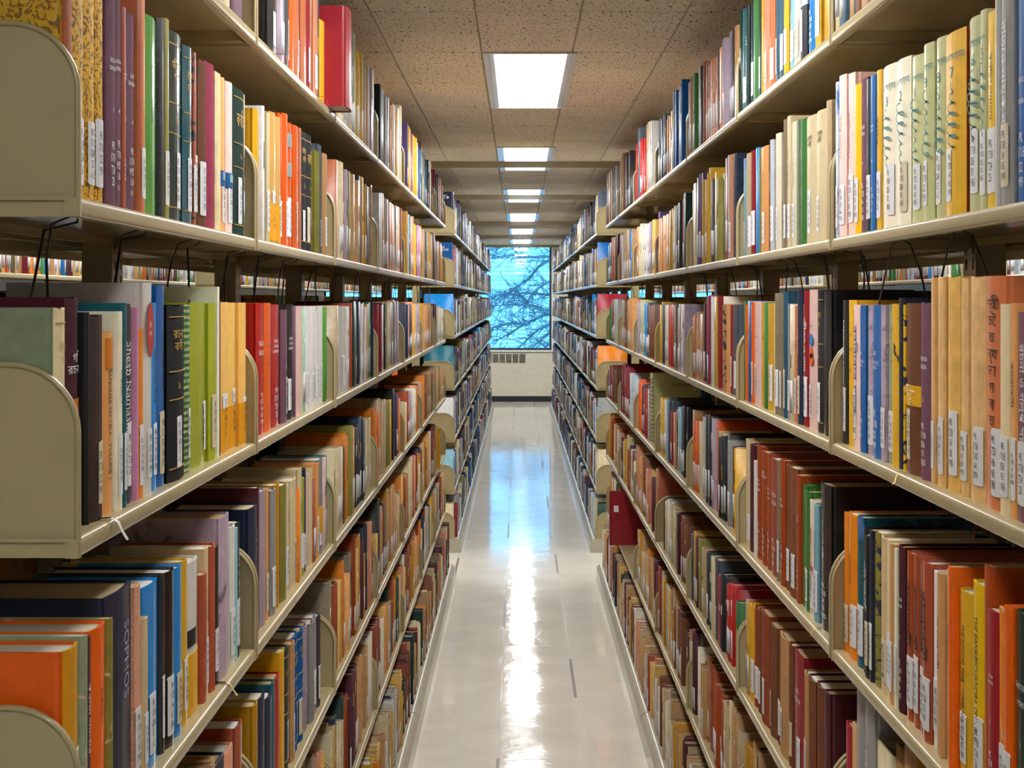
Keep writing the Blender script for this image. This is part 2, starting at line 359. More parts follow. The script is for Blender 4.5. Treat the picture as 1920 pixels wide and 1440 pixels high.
for q, L in enumerate(limbs):
    dd = 24.4+rt.random()*1.4
    P = [wp(x, y, dd) for x, y in L]; n = len(P); R = [.040*(1-.78*i/(n-1)) for i in range(n)]
    if L[0][0] > 1100: P = [trunk[min(5, 2+int((620-L[0][1])/70))]]+P; R = [.07]+R
    tpart('limb', [(P, R)])
    for i in range(len(P)-1):
        if P[i].x > .9: continue
        for c in range(9):
            t = rt.random(); s = P[i].lerp(P[i+1], t); dirn = (P[i+1]-P[i]).normalized()
            d2 = (dirn*rt.uniform(.1, 1)+Vector((rt.uniform(-.7, .3), rt.uniform(-.5, .5), rt.uniform(-.9, .9)))).normalized(); ln = rt.uniform(.12, .5)
            pts = [s]; 
            for k in range(4): d2 = (d2+Vector((rt.uniform(-.3, .2), rt.uniform(-.2, .2), rt.uniform(-.3, .3)))).normalized(); pts.append(pts[-1]+d2*ln/4)
            tw.append((pts, [.010, .008, .006, .005, .003]))
            for e in range(4):
                s2 = pts[rt.randint(1, 4)]; d3 = (d2+Vector((rt.uniform(-.9, .7), rt.uniform(-.5, .5), rt.uniform(-.9, .9)))).normalized(); l2 = rt.uniform(.05, .22)
                tw.append(([s2, s2+d3*l2*.5, s2+d3*l2+Vector((0, 0, rt.uniform(-.02, .02)))], [.0055, .0045, .003]))
tpart('twigs', tw, 3, 'stuff')

# ------------------------------------------------------------------ ceiling lights
LX = .04; LW, LLN = .324, 1.30
fm = MB()
for s in (-1, 1):
    x0, x1 = sorted((s*.162, s*.145)); fm.box((x0, -LLN/2, -.007), (x1, LLN/2, 0)); x0, x1 = sorted((s*.1445, s*.125)); fm.box((x0, -LLN/2, -.005), (x1, LLN/2, 0))
fm.box((-.162, -LLN/2-.006, -.007), (.162, -LLN/2, 0)); fm.box((-.162, LLN/2, -.007), (.162, LLN/2+.006, 0)); fm.box((-.1455, -LLN/2, -.001), (.1455, LLN/2, 0), m=1)
fm = fm.mesh('lamp_frame', (M['lampmetal'], M['dark']))
dm = MB(); dm.box((-.1245, -LLN/2+.004, -.006), (.1245, LLN/2-.004, -.0015)); dm = dm.mesh('diffuser', (M['lamp'],))
ORD = 'first second third fourth fifth sixth seventh eighth ninth tenth eleventh twelfth thirteenth fourteenth fifteenth sixteenth seventeenth eighteenth nineteenth twentieth twenty-first twenty-second twenty-third twenty-fourth twenty-fifth twenty-sixth twenty-seventh twenty-eighth twenty-ninth thirtieth thirty-first thirty-second thirty-third thirty-fourth thirty-fifth thirty-sixth thirty-seventh thirty-eighth thirty-ninth fortieth'.split()
def lamp(x, y, label, group):
    r = tag(empty('ceiling_light', (x, y, CEIL-.0012)), label, 'ceiling light', group)
    obj('lamp_frame', fm, r); obj('diffuser', dm, r)
for k in range(-2, 6):
    y = 5.28+2.86*k
    if k >= 0: lamp(LX, y, 'recessed white ceiling light panel, %s in view along the middle aisle ceiling' % ORD[k], 'ceiling lights of the aisle')
    else: lamp(LX, y, 'recessed ceiling light panel of the aisle above and behind the camera', 'ceiling lights overhead')
for x in (-1.36, 1.44):
    for k in range(-1, 6): lamp(x, 5.28+2.86*k, 'recessed ceiling light panel above the neighbouring aisle behind the stacks', 'ceiling lights of the neighbouring aisles')

# ------------------------------------------------------------------ steel stacks
DEP = .216
def shelf_mesh(L, name='shelf'):
    m = MB(); y = L/2
    arc = [(-.003, 0), (-.0008, .0012), (0, .004), (0, .0135), (-.0008, .0165), (-.0028, .0183), (-.0055, .019)]
    prof = arc+[(-DEP, .019), (-DEP, .0155), (-.0135, .0155), (-.0135, .003), (-.0125, 0)]
    m.grid([[(px, -y, pz) for px, pz in prof], [(px, y, pz) for px, pz in prof]], smooth=False, close=True)
    for i in range(len(arc)-1): m.sm[i] = True
    for s in (-1, 1): m.face([(px, s*y, pz) for px, pz in (prof if s < 0 else prof[::-1])])
    for s in (-1, 1):
        a, b = sorted((s*(y-.028), s*(y-.004))); m.box((-DEP+.004, a, .001), (-.018, b, .0035)); a, b = sorted((s*(y-.0285), s*(y-.0265))); m.box((-DEP+.004, a, .001), (-.018, b, .0152))
        m.tube([(-.09, s*(y-.0265), .009), (-.09, s*(y-.0300), .009)], .0042, 8); m.face([(-.09+.0042*math.cos(q*math.pi/4), s*(y-.030), .009+.0042*math.sin(q*math.pi/4)) for q in range(8)])
    m.box((-DEP-.001, -y, .004), (-DEP+.001, y, .030))
    return m.mesh(name, (M['steel'],))
def bracket_mesh(h=.185, r=.066):
    m = MB(); con = [(0, .0)]+[(0, h-r)]+[(-r+r*math.cos(a), h-r+r*math.sin(a)) for a in [math.pi/2*q/9 for q in range(1, 10)]]+[(-DEP+.03, h), (-DEP, h-.05)]
    plate = con+[(-DEP, 0)]
    m.prism(plate, -.0008, .0008, smooth=False)
    def off(i, d):
        a = Vector(con[max(0, i-1)]); b = Vector(con[min(len(con)-1, i+1)]); t = (b-a).normalized(); n = Vector((t.y, -t.x)); p = Vector(con[i])+n*d; return (p.x, p.y)
    w = .0048; prof = [(-.0006, -w*.6), (.0012, -w), (.0022, -w*.45), (.0024, 0), (.0022, w*.45), (.0012, w), (-.0006, w*.6)]
    rows = []
    for i in range(len(con)):
        rows.append([(off(i, -.0030+d)[0], yy, off(i, -.0030+d)[1]) for d, yy in [(p[0]*1.6, p[1]) for p in prof]])
    m.grid(rows, smooth=True, close=True); m.face(rows[0]); m.face(rows[-1])
    return m.mesh('bracket', (M['steel'],))
def base_mesh(L, ext):
    m = MB(); y = L/2; t = BASE_TOP
    prof = [(ext, 0), (ext, t-.024), (ext-.001, t-.019), (ext-.006, t-.012), (ext-.016, t-.004), (ext-.026, t), (-DEP, t), (-DEP, 0)]
    m.grid([[(px, -y, pz) for px, pz in prof], [(px, y, pz) for px, pz in prof]], smooth=False, close=True)
    for i in range(1, 5): m.sm[i] = True
    for s in (-1, 1): m.face([(px, s*y, pz) for px, pz in (prof if s < 0 else prof[::-1])])
    return m.mesh('base_shelf', (M['steelb'],))
def upright_mesh():
    m = MB(); m.box((-DEP-.052, -.029, 0), (-DEP-.0045, .029, H+.765))
    z = 1.15
    while z < 2.2:
        for s in (-1, 1): m.box((-DEP-.006, s*.016-.0025, z), (-DEP-.0042, s*.016+.0025, z+.016), m=1)
        z += .0254
    return m.mesh('upright', (M['steel'], M['dark']))
brm = bracket_mesh(); upm = upright_mesh()
shm = {}; bsm = {}
def wire_mesh():
    m = MB(); m.tube([(-.03, 0, 0), (-.06, .002, -.012), (-.07, .012, -.05), (-.075, .03, -.125)], .0016, 5); m.tube([(-.03, 0, 0), (-.03, -.002, -.01), (-.055, -.03, -.02), (-.06, -.06, -.11)], .0016, 5)
    return m.mesh('wire_support', (M['wire'],))
wim = wire_mesh()
def bay(side, X, ya, yb, label, far=False, last=False, ext=.055, base_y=None):
    L = round(yb-ya-.008, 3); yc = (ya+yb)/2; s = -1 if side == 'L' else 1
    r = tag(empty('shelving_bay', (s*X, yc, 0), 0 if s < 0 else math.pi), label, 'bookshelf', 'steel shelving bays')
    f = 1 if s < 0 else -1              # local y direction of +Y
    if L not in shm: shm[L] = shelf_mesh(L)
    if (L, ext) not in bsm: bsm[(L, ext)] = base_mesh(L, ext)
    for k in 'TABCDE':
        sh = obj('shelf', shm[L], r, (0, 0, H+LEVELS[k]))
        for q in (-1, 1): obj('bracket', brm, sh, (0, q*(L/2-.0045), 0))
        if k == 'A' and not far:
            for q in ((-.25, .02, .3) if ya < 3 else (-.2, .2)): obj('wire_support', wim, sh, (-.03, q, .015), rz=random.uniform(-.6, .6))
    bs = obj('base_shelf', bsm[(L, ext)], r, (0, 0, 0))
    for q in (-1, 1): obj('bracket', brm, bs, (.0, q*(L/2-.0045), BASE_TOP-.02))
    obj('upright', upm, r, (0, f*(ya-yc+.03 if ya in (J1[0], J2[0]) else ya-yc), 0))
    if last: obj('upright', upm, r, (0, f*(yb-yc-.03), 0))
    return r
BAYW = ['nearest']+ORD[1:]
for side, X, nm in (('L', XL, 'left'), ('R', XR, 'right')):
    for k in range(7): bay(side, X, J1[k], J1[k+1], 'beige steel shelving bay, %s from the camera in the %s stack' % (BAYW[k], nm), last=k == 6)
for side, X, nm in (('L', XL2, 'left'), ('R', XR2, 'right')):
    for k in range(12): bay(side, X, J2[k], J2[k+1], 'beige steel shelving bay, %s beyond the cross passage on the %s' % (ORD[k], nm), far=True, last=k == 11, ext=.04)

# shelving that faces the neighbouring aisles (backs of these stacks) and the next stacks across them
def rear_range(X, sgn, ya, yb, label):
    r = tag(empty('shelving_range', (X, (ya+yb)/2, 0), 0 if sgn > 0 else math.pi), label, 'bookshelf', 'stacks of the neighbouring aisles')
    L = round(yb-ya, 3); me = shm.setdefault(('r', L), shelf_mesh(L)); bm_ = bsm.setdefault(('r', L), base_mesh(L, .04))
    for k in 'TABCDE': obj('shelf', me, r, (0, 0, H+LEVELS[k]))
    obj('base_shelf', bm_, r, (0, 0, 0))
    n = round(L/.92)
    for i in range(n+1):
        y = -L/2+min(max(L*i/n, .006), L-.006)
        for k in 'TAB': obj('bracket', brm, r, (0, y, H+LEVELS[k]))
    return r
GAPX = 2*DEP+.058
REAR = []
for ya, yb, w_, xl, xr in ((J1[0], J1[-1], 'near', XL, XR), (J2[0], J2[-1], 'far', XL2, XR2)):
    for X, sg, t in ((-xl-GAPX, -1, 'back of the %s left stack facing the next aisle' % w_), (xr+GAPX, 1, 'back of the %s right stack facing the next aisle' % w_),
                     (-xl-GAPX-.93, 1, 'next %s stack across the left neighbouring aisle' % w_), (xr+GAPX+.93, -1, 'next %s stack across the right neighbouring aisle' % w_)):
        rear_range(X, sg, ya, yb, 'beige steel shelving, '+t); REAR.append((X, sg, ya, yb, 'next' in t))

# cross braces over the aisle
for k, y in enumerate((7.43, 9.8, 13.12, 15.95, 18.75)):
    a, b = -XL-.235, XR+.235; z = H+.725
    m = MB(); m.prism([(a, z), (b, z), (b, z+.036), (a, z+.036)], y-.0165, y-.0135); m.prism([(a, z+.033), (b, z+.033), (b, z+.036), (a, z+.036)], y-.0135, y+.015)
    br = tag(m.obj('cross_brace', M['steel']), 'thin beige steel brace across the aisle above the stacks, %s from the camera' % ORD[k], 'brace', 'cross braces')
    for x in (a, b):
        m = MB(); m.box((x-.02, y-.02, z-.02), (x+.02, y+.02, z+.0)); m.obj('end_plate', M['steel'], br)

BOOKS = """
LT1|1923 419 221 cream;1966 288 230 sand;1995 809 227 mauve
LT2|2285 910 206 black H L g;2377 316 238 crimson;2409 325 237 lilac L;2442 684 221 charcoal H L;2511 415 224 orange H g;2553 620 205 terracotta H L g;2616 253 215 pink g;2642 665 232 terracotta H g;2709 484 233 crimson H L g;2758 355 227 peach g;2794 516 205 salmon H L g;2846 301 212 slate g;2877 709 177 yellow H g;2948 990 220 crimson H cov:crimson set:48 s:bigred
LT3|3177 369 204 cream L;3214 295 205 cream L;3244 273 200 palegrey L;3272 240 204 palegrey L;3297 277 194 palegrey L;3325 286 208 beige L;3354 282 201 beige L;3383 264 207 beige L;3410 297 258 greengrey L;3440 471 252 greengrey L;3488 292 266 palegreen L;3518 394 262 palegreen L;3558 283 236 gold pat:bands L;3587 315 225 gold pat:bands L;3619 359 241 gold pat:bands L;3655 502 247 paleblue;3706 313 220 tan;3738 329 209 tan;3771 374 232 beige L;3809 292 230 beige L;3839 554 238 lilac;3895 338 245 darkgreen L;3930 376 251 darkgreen L
LT4|4137 204 239 black;4158 290 233 black;4188 317 234 black;4220 319 237 black;4252 410 222 palegrey L;4294 267 223 palegrey L;4321 525 228 paleblue L;4374 341 224 ochre;4409 200 213 ochre;4430 356 218 ochre;4466 344 231 amber L;4501 404 225 amber L;4542 581 236 paleblue;4601 290 238 gold;4630 249 230 gold;4656 250 228 gold;4681 253 242 ivory;4707 359 248 ivory;4744 237 248 tan;4768 216 245 tan;4790 388 243 tan;4830 579 274 cream
LT5|5107 343 246 purple L;5142 389 242 purple L;5181 327 244 gold;5214 250 233 gold;5240 431 241 gold;5284 478 231 rose;5332 307 232 rose;5363 290 235 cream L;5393 245 225 cream L;5418 267 231 cream L;5446 227 235 yellow;5469 350 241 yellow;5504 253 238 yellow;5530 281 241 yellow;5559 270 232 paleblue L;5587 276 229 paleblue L;5615 318 226 paleblue L;5647 317 220 purple;5680 264 226 purple;5707 312 226 purple;5738 355 219 brightblue L;5774 330 213 brightblue L
LA1|1280 231 200 rust H cov:gold pat:arab s:arab;1304 382 204 gold H pat:arab L s:arabv;1343 336 213 gold H pat:arab L s:arabv;1377 262 221 gold H pat:arab L s:arabv;1404 330 227 mauve H W;1438 306 234 mauve H W;1469 135 222 brick H W;1483 390 222 mauve H W;1523 189 244 terracotta H L;1542 658 232 brightgreen H g t:long;1608 212 238 black H pat:bands;1630 193 243 olive H L;1650 730 235 darkgreen H G L g;1724 474 229 teal H G L g;1772 140 228 brick H pat:bands L;1786 263 224 brown H c L;1813 461 227 brown H c L;1860 588 233 rose H c;1919 340 228 cream H c;1954 317 226 peach H L s:tealtag;1986 441 225 palepink H L s:tealtag;2031 868 226 darkgreen H c G L;2118 90 225 beige c G L
LA2|2169 444 211 yellow H;2214 133 221 white;2228 324 220 slate H;2261 285 217 cream H L;2290 574 223 sand H g L s:twoband;2348 441 222 sand H g L s:twoband;2393 320 233 orange H g L;2426 501 239 orange H g L;2476 522 229 orange H g L s:tape;2529 545 231 orange H g L;2584 247 232 terracotta H;2610 783 232 charcoal H c G L;2688 832 236 charcoal H c G L;2772 285 231 cream L;2801 672 214 olive H c;2869 544 235 slate H c L;2924 649 221 tan H L
LA3|3112 310 226 terracotta cov:rust;3143 326 223 terracotta cov:rust;3177 329 229 cream L pat:worn;3210 334 230 cream L pat:worn;3244 495 220 rust L;3294 406 221 lilac L;3335 305 220 olive L;3366 320 216 olive L;3399 544 222 cream;3454 351 224 tan L;3490 326 213 tan L;3523 341 215 tan L;3558 335 230 navy;3592 379 222 navy;3630 396 233 ochre L;3671 384 225 ochre L;3710 256 221 ochre L;3736 350 223 ochre L;3771 349 220 slate;3807 317 211 slate;3839 272 223 tan;3867 360 232 navy;3904 341 231 navy
LA4|4121 353 228 palegrey;4157 281 232 palegrey;4186 228 233 tan L;4209 308 228 tan L;4240 283 223 tan L;4269 361 221 slate L;4306 277 220 slate L;4334 215 211 slate L;4356 534 227 ivory;4410 281 221 salmon L;4439 327 223 salmon L;4472 399 220 salmon L;4513 372 215 salmon L;4551 296 211 salmon L;4581 245 222 palegrey L;4606 241 228 palegrey L;4631 297 221 palegrey L;4661 310 229 peach L;4692 423 227 peach L;4735 237 228 peach L;4760 260 219 peach L;4786 427 230 lilac L;4830 579 230 brown L
LA5|5058 327 234 ochre;5092 339 227 ochre;5126 294 239 ochre;5156 313 229 lightblue;5188 433 234 lightblue;5232 512 234 navy;5284 275 228 salmon L;5312 416 222 salmon L;5354 321 234 salmon L;5387 305 225 salmon L;5418 550 220 ivory L;5473 292 211 yellow;5503 227 207 yellow;5527 318 204 yellow;5559 579 211 navy;5617 354 213 pink L;5653 207 215 pink L;5675 301 205 pink L;5705 254 206 pink L;5731 373 204 pink L;5769 381 217 tan
LA6|5963 298 215 tan;5993 364 214 tan;6030 336 213 tan;6064 386 215 slate L;6104 258 209 slate L;6130 390 213 slate L;6169 345 216 lilac;6205 336 212 lilac;6239 390 210 lilac;6278 358 215 yellow L;6315 328 219 yellow L;6348 223 213 yellow L;6371 264 203 yellow L;6398 303 217 yellow L;6429 390 210 yellow L;6469 376 220 palegrey L;6507 405 220 palegrey L;6548 284 228 brown;6577 360 221 brown;6614 267 231 brown;6641 269 217 brown;6668 350 231 brown;6704 234 228 brown
LA7|6842 278 206 tan;6870 252 210 tan;6896 340 197 tan;6931 341 205 lilac;6965 356 196 lilac;7002 345 204 lilac;7037 310 208 lilac;7068 228 208 ochre;7092 258 200 ochre;7118 370 208 ochre;7156 365 213 ochre;7193 340 209 ochre;7227 220 199 ochre;7250 352 201 ochre;7286 400 213 ochre;7326 404 199 ochre;7367 348 207 ochre;7403 224 204 ochre;7426 374 199 ochre
LB1|1280 284 218 cream H c cov:greengrey s:greencover G;1309 409 228 maroon H L c s:maroonband t:b1;1351 47 213 black H;1356 504 210 darkbrown H c L;1407 350 191 peach H s:manisher t:manisher;1443 169 213 ivory H t:thin L;1460 133 222 teal H L t:thin;1474 406 221 charcoal H L t:shesh;1515 101 217 pink H;1526 168 192 amber H L;1543 353 245 palegrey H g L s:oval;1579 395 222 brightblue H g L t:thin;1619 314 243 blue H g L t:thin;1652 840 219 black H c L G;1736 538 219 green H pat:script L;1790 894 222 lime H g L;1880 462 220 lime H g L;1927 132 244 ivory H;1941 99 225 maroon H;1952 647 222 sand H L s:twoband;2017 572 221 sand H L s:twoband;2075 523 221 sand H L s:twoband
LB2|2229 652 219 red H W g;2294 590 220 orange H g t:dots;2354 948 217 red H W g;2449 674 207 mauve H L t:thin;2518 775 217 black H W L;2596 181 213 mauve;2614 572 213 palepink H;2672 326 212 cream H;2705 266 209 mint L t:thin;2733 583 212 white H L s:doublewhite;2791 723 212 white H L s:doublewhite;2864 509 202 white H L s:doublewhite;2916 714 212 white H L s:doublewhite;2988 326 209 brightgreen
LB3|3171 274 212 beige;3199 375 204 beige;3237 583 210 palegrey H L;3296 604 210 palegrey H L;3357 520 208 palegrey L;3409 400 208 palegrey L;3450 241 209 palegrey L;3475 217 217 rust;3497 565 221 darkgreen;3554 465 213 darkbrown L;3601 477 220 navy;3650 318 210 white L;3682 293 215 white L;3712 249 214 terracotta;3737 253 218 navy;3763 273 206 white L;3791 377 200 white L;3829 326 213 tan L;3863 349 212 tan L;3898 561 218 green L;3955 126 221 navy
LB4|4199 254 211 crimson;4225 393 210 crimson;4265 331 209 white L;4299 309 215 black;4330 391 214 black;4370 326 214 black;4403 361 219 cream L;4440 294 207 cream L;4470 237 210 cream L;4494 558 220 rust L;4551 572 218 darkbrown;4608 341 216 grey L pat:bands;4643 399 213 grey L pat:bands;4684 240 220 grey L pat:bands;4708 613 224 amber L;4770 308 220 lilac;4801 316 210 lilac
LB5|5154 365 213 navy;5191 366 208 navy;5229 324 211 ivory L;5262 429 202 ivory L;5305 517 209 crimson;5357 269 209 charcoal L;5385 247 201 charcoal L;5410 270 205 charcoal L;5438 200 213 amber L;5458 353 217 amber L;5494 258 213 amber L;5521 360 208 sand L;5557 320 201 sand L;5590 414 208 sand L;5632 250 209 sand L;5658 359 199 sand L;5694 294 205 lilac L;5724 255 200 lilac L;5750 300 211 lilac L;5781 267 200 lilac L
LB6|5976 293 204 gold;6006 325 195 gold;6039 287 196 gold;6068 378 204 gold;6106 375 209 gold;6144 335 203 peach L;6179 294 192 peach L;6209 396 201 peach L;6249 214 209 peach L;6271 225 201 peach L;6294 360 198 peach L;6330 290 193 peach L;6360 222 200 salmon L;6383 374 193 salmon L;6421 299 189 salmon L;6451 381 195 salmon L;6490 218 189 salmon L;6512 292 205 gold;6542 324 193 gold;6575 302 210 gold;6606 249 196 gold;6632 321 202 taupe;6664 300 191 taupe;6695 325 195 taupe
LB7|6927 219 201 maroon;6950 295 200 maroon;6980 362 204 maroon;7017 317 189 ivory L;7049 271 188 ivory L;7077 393 184 ivory L;7116 380 189 ivory L;7155 344 189 ivory L;7190 379 179 ivory L;7229 267 182 ivory L;7256 293 178 ivory L;7286 363 190 ivory L;7323 251 191 ivory L;7348 326 184 ivory L;7382 285 174 ivory L;7411 274 185 ivory L;7439 311 173 ivory L;7471 275 176 ivory L;7499 352 178 ivory L;7535 386 179 ivory L;7574 311 174 ivory L
LC1|1287 451 214 ochre H cov:orange s:orangecover;1333 93 218 greengrey H pat:worn;1343 179 212 maroon H t:thin;1361 525 215 orange H t:thin;1414 87 216 olive H pat:worn;1424 970 235 navy H t:soph s:navybig;1521 254 226 salmon H pat:textile L;1547 172 184 beige H L;1565 675 215 brightblue H g L;1633 142 217 charcoal H L g;1648 430 216 black H g L;1691 398 212 brightblue H g L;1732 360 213 gold H g L;1768 681 203 palegrey H s:yellowfoot;1837 246 175 brick H t:thin;1862 253 206 beige H L t:thin;1888 328 205 brick H c;1922 269 196 black H L;1949 681 234 lilac H pat:marble;2018 375 209 palegrey H L;2056 151 202 lightblue H;2072 233 207 charcoal H L t:thin
LC2|2162 750 214 navy H cov:navy s:greentext;2238 180 238 maroon H;2256 570 228 lilac H;2314 293 224 peach H L;2344 458 218 grey H L;2390 531 221 ochre H;2444 671 212 olive H;2512 489 201 cream H L s:signature;2561 652 206 cream H L;2627 122 182 amber;2640 384 218 cream H t:thin;2679 396 194 lime H L t:thin;2719 338 208 navy H L;2753 347 193 palepink H;2789 356 199 cream H;2825 366 170 brick L;2862 376 201 peach H L;2900 707 205 grey H L s:yellowmid;2972 240 202 palepink;2996 412 201 teal L
LC3|3162 283 194 cream L t:thin;3190 400 199 cream L;3231 343 196 cream L;3266 492 190 ivory L t:thin;3316 300 188 brown;3346 325 211 amber;3379 253 207 amber;3405 249 213 amber;3431 544 227 olive;3486 237 213 peach L;3510 299 202 peach L;3541 246 215 peach L;3566 399 211 black L;3606 305 216 black L;3637 255 228 navy L;3663 374 232 navy L;3701 353 223 navy L;3737 515 202 teal L;3789 339 210 cream L;3824 321 204 cream L;3857 408 211 cream L
LC4|3992 258 221 amber L pat:worn;4018 278 226 amber L pat:worn;4047 259 224 amber L pat:worn;4073 346 211 orange;4108 305 201 orange;4140 267 214 orange;4167 381 239 beige L;4206 275 229 beige L;4234 306 240 beige L;4265 388 228 beige;4304 254 222 beige;4330 368 229 beige;4368 373 221 palegreen;4406 328 224 palegreen;4439 318 216 olive;4472 241 214 olive;4496 347 207 olive;4532 375 213 yellow;4570 577 210 navy L;4628 241 232 charcoal;4653 300 233 charcoal;4683 314 227 charcoal;4715 334 238 charcoal;4749 276 215 purple L;4777 292 215 purple L;4807 259 213 purple L;4834 538 194 amber
LC5|5035 261 170 cream;5062 302 163 cream;5093 317 160 cream;5125 289 160 cream;5154 263 194 rust L;5181 302 198 rust L;5212 334 187 rust L;5246 326 194 rust L;5279 254 183 rust L;5305 339 180 lilac L;5340 324 184 lilac L;5373 375 180 lilac L;5411 381 181 palegrey L;5450 362 173 palegrey L;5486 337 178 palegrey L;5521 316 187 ivory L;5553 214 182 ivory L;5575 329 175 ivory L;5608 261 182 ivory L;5635 213 192 amber;5657 291 191 amber;5687 331 187 amber;5720 333 182 amber;5754 531 190 maroon
LC6|5943 311 189 tan L;5975 341 181 tan L;6009 278 183 tan L;6038 373 182 tan L;6076 350 205 amber;6111 404 207 amber;6152 259 197 amber;6179 352 194 amber;6215 286 197 brown;6244 331 194 brown;6278 339 201 brown;6312 313 190 brown;6344 261 190 brown;6371 262 196 brown;6397 431 204 tan L;6441 271 195 tan L;6469 239 196 tan L;6493 257 203 tan L;6520 348 204 tan L;6555 357 205 tan L;6591 335 189 charcoal;6625 215 195 charcoal;6648 291 183 charcoal;6677 354 193 charcoal
LC7|6883 294 181 tan;6913 340 171 tan;6948 225 172 tan;6971 302 172 tan;7002 326 171 tan;7035 266 172 tan;7062 304 191 beige;7093 215 192 beige;7115 329 196 beige;7149 325 196 beige;7182 339 190 beige;7216 336 196 beige;7250 257 186 tan;7277 257 176 tan;7303 249 182 tan;7329 278 184 tan;7357 313 181 tan;7389 331 177 tan;7423 377 185 tan;7461 390 181 tan;7500 298 169 tan L;7531 267 171 tan L;7558 343 170 tan L;7593 340 163 tan L;7628 197 159 tan L
LD1|1915 693 211 charcoal L;1985 591 206 salmon;2044 306 194 lilac;2076 519 215 brick H t:brick g
LD2|2202 403 211 mustard H t:dots;2242 563 210 navy H;2299 541 194 navy H;2354 356 204 teal H;2390 641 199 red H t:thin;2455 274 233 yellow H t:dots;2483 165 194 red;2500 462 225 darkgreen H G L;2547 419 224 tan H L;2589 690 224 blue H c G L;2659 592 219 blue H c G L;2719 620 213 lilac H c L;2782 575 206 grey H c L;2840 523 204 lilac H c L;2892 463 195 charcoal H L
RT1|1897 401 204 brown;1938 481 214 tan;1987 279 217 brown;2015 188 237 darkgreen;2035 259 208 tan;2061 405 190 slateteal L;2102 252 208 cream L pat:worn
RT2|2189 224 214 lilac;2212 428 218 gold pat:brush;2256 403 207 gold H L pat:worn;2297 549 239 brightblue H W g;2352 531 222 charcoal H L s:graphic;2406 132 215 orange;2420 514 229 palegrey H L;2472 436 207 lightblue H L t:thin;2516 401 232 yellow H L t:thin;2557 467 226 slateteal H L;2604 541 228 slateteal H L;2659 565 206 terracotta H L t:thin;2716 773 232 salmon H L t:thin;2794 118 236 yellow;2806 372 237 darkgreen H L;2844 581 240 green H;2903 399 215 navy H L;2943 340 219 darkgreen H W;2978 493 223 teal H L;3028 199 228 darkgreen
RT3|3109 381 211 tan pat:bands;3148 367 209 black L;3185 233 202 black L;3209 268 205 black L;3237 331 223 lilac L;3270 419 213 lilac L;3313 612 201 amber H L;3375 175 197 charcoal;3393 214 192 salmon L;3415 269 183 salmon L;3442 360 180 salmon L;3479 358 194 salmon L;3515 448 207 salmon L;3561 370 200 salmon L;3598 272 212 salmon L;3626 521 219 rust;3679 353 228 charcoal;3715 399 223 charcoal;3755 334 241 palegrey L;3789 450 236 palegrey L;3835 465 222 green L;3882 215 224 tan L pat:worn;3904 276 224 tan L pat:worn;3932 352 213 tan L pat:worn
RT4|4122 244 251 blue g;4147 349 249 blue g;4183 296 243 blue g;4213 295 249 blue g;4243 316 252 blue g;4275 337 241 blue g;4309 412 247 blue g;4351 270 251 blue g;4379 453 192 cream;4425 342 195 peach L;4460 279 184 peach L;4488 294 192 peach L;4518 313 184 peach L;4550 346 190 peach L;4585 498 208 charcoal;4636 267 214 navy L;4663 330 219 navy L;4696 365 209 navy L;4734 413 212 navy L;4775 250 219 charcoal L;4801 281 212 charcoal L;4830 282 210 charcoal L;4859 288 224 charcoal L
RT5|5186 275 266 palegrey L;5215 359 267 palegrey L;5251 275 269 tan;5279 252 263 tan;5305 341 267 tan;5340 413 230 red L;5382 268 219 red L;5409 313 220 red L;5441 343 224 red L;5476 358 221 red L;5512 282 236 red L;5541 334 223 red L;5575 244 292 slate;5600 332 291 slate;5634 325 287 slate;5667 242 291 slate;5692 340 284 slate;5726 224 240 red;5749 323 245 red;5782 252 232 red
RT6|6084 254 250 charcoal L;6110 237 254 charcoal L;6134 374 239 charcoal L;6173 339 249 charcoal L;6207 229 240 charcoal L;6230 235 251 charcoal L;6255 391 249 charcoal L;6294 325 249 charcoal L;6328 280 269 brown;6356 431 259 brown;6400 258 259 brown;6426 248 266 brown;6452 376 269 brown;6490 406 283 ochre L;6531 372 285 ochre L;6569 241 276 ochre L;6594 356 276 ochre L;6630 397 271 ochre L;6670 252 285 ochre L
RT7|6915 315 264 palegrey;6947 389 257 palegrey;6987 306 269 palegrey;7018 247 256 palegrey;7043 258 254 palegrey;7070 302 271 slate L;7101 247 263 slate L;7126 317 262 slate L;7158 357 268 slate L;7195 363 272 slate L;7231 298 281 tan;7262 322 279 tan;7295 386 281 tan;7334 241 276 tan;7359 265 283 tan;7386 307 284 tan;7417 315 274 tan;7449 384 271 tan;7488 271 292 maroon;7516 290 292 maroon;7545 393 292 maroon;7585 272 282 maroon;7613 343 292 maroon
RA1|1328 411 223 blue H t:bose2;1370 359 230 grey H L t:bigbengali;1406 73 226 palegrey H;1414 284 207 yellow H L t:thin;1443 194 214 palegreen H L s:sig;1463 520 214 palegreen H L s:sig;1516 737 210 gold H L s:sigbig cov:rust;1590 446 215 palegreen H L s:sig;1635 428 216 palegreen H L s:sig;1678 546 210 palegreen H L s:sig;1734 660 217 ivory H L s:sig;1800 685 220 ivory H L s:sig;1869 246 222 gold H t:thin L;1894 253 219 blue H W;1920 350 219 darkgreen H L;1956 332 226 mauve H W;1990 377 222 yellow H L;2028 392 245 palepink H L t:thin;2068 443 249 palepink H L t:thin;2113 147 244 paleblue H L pat:water
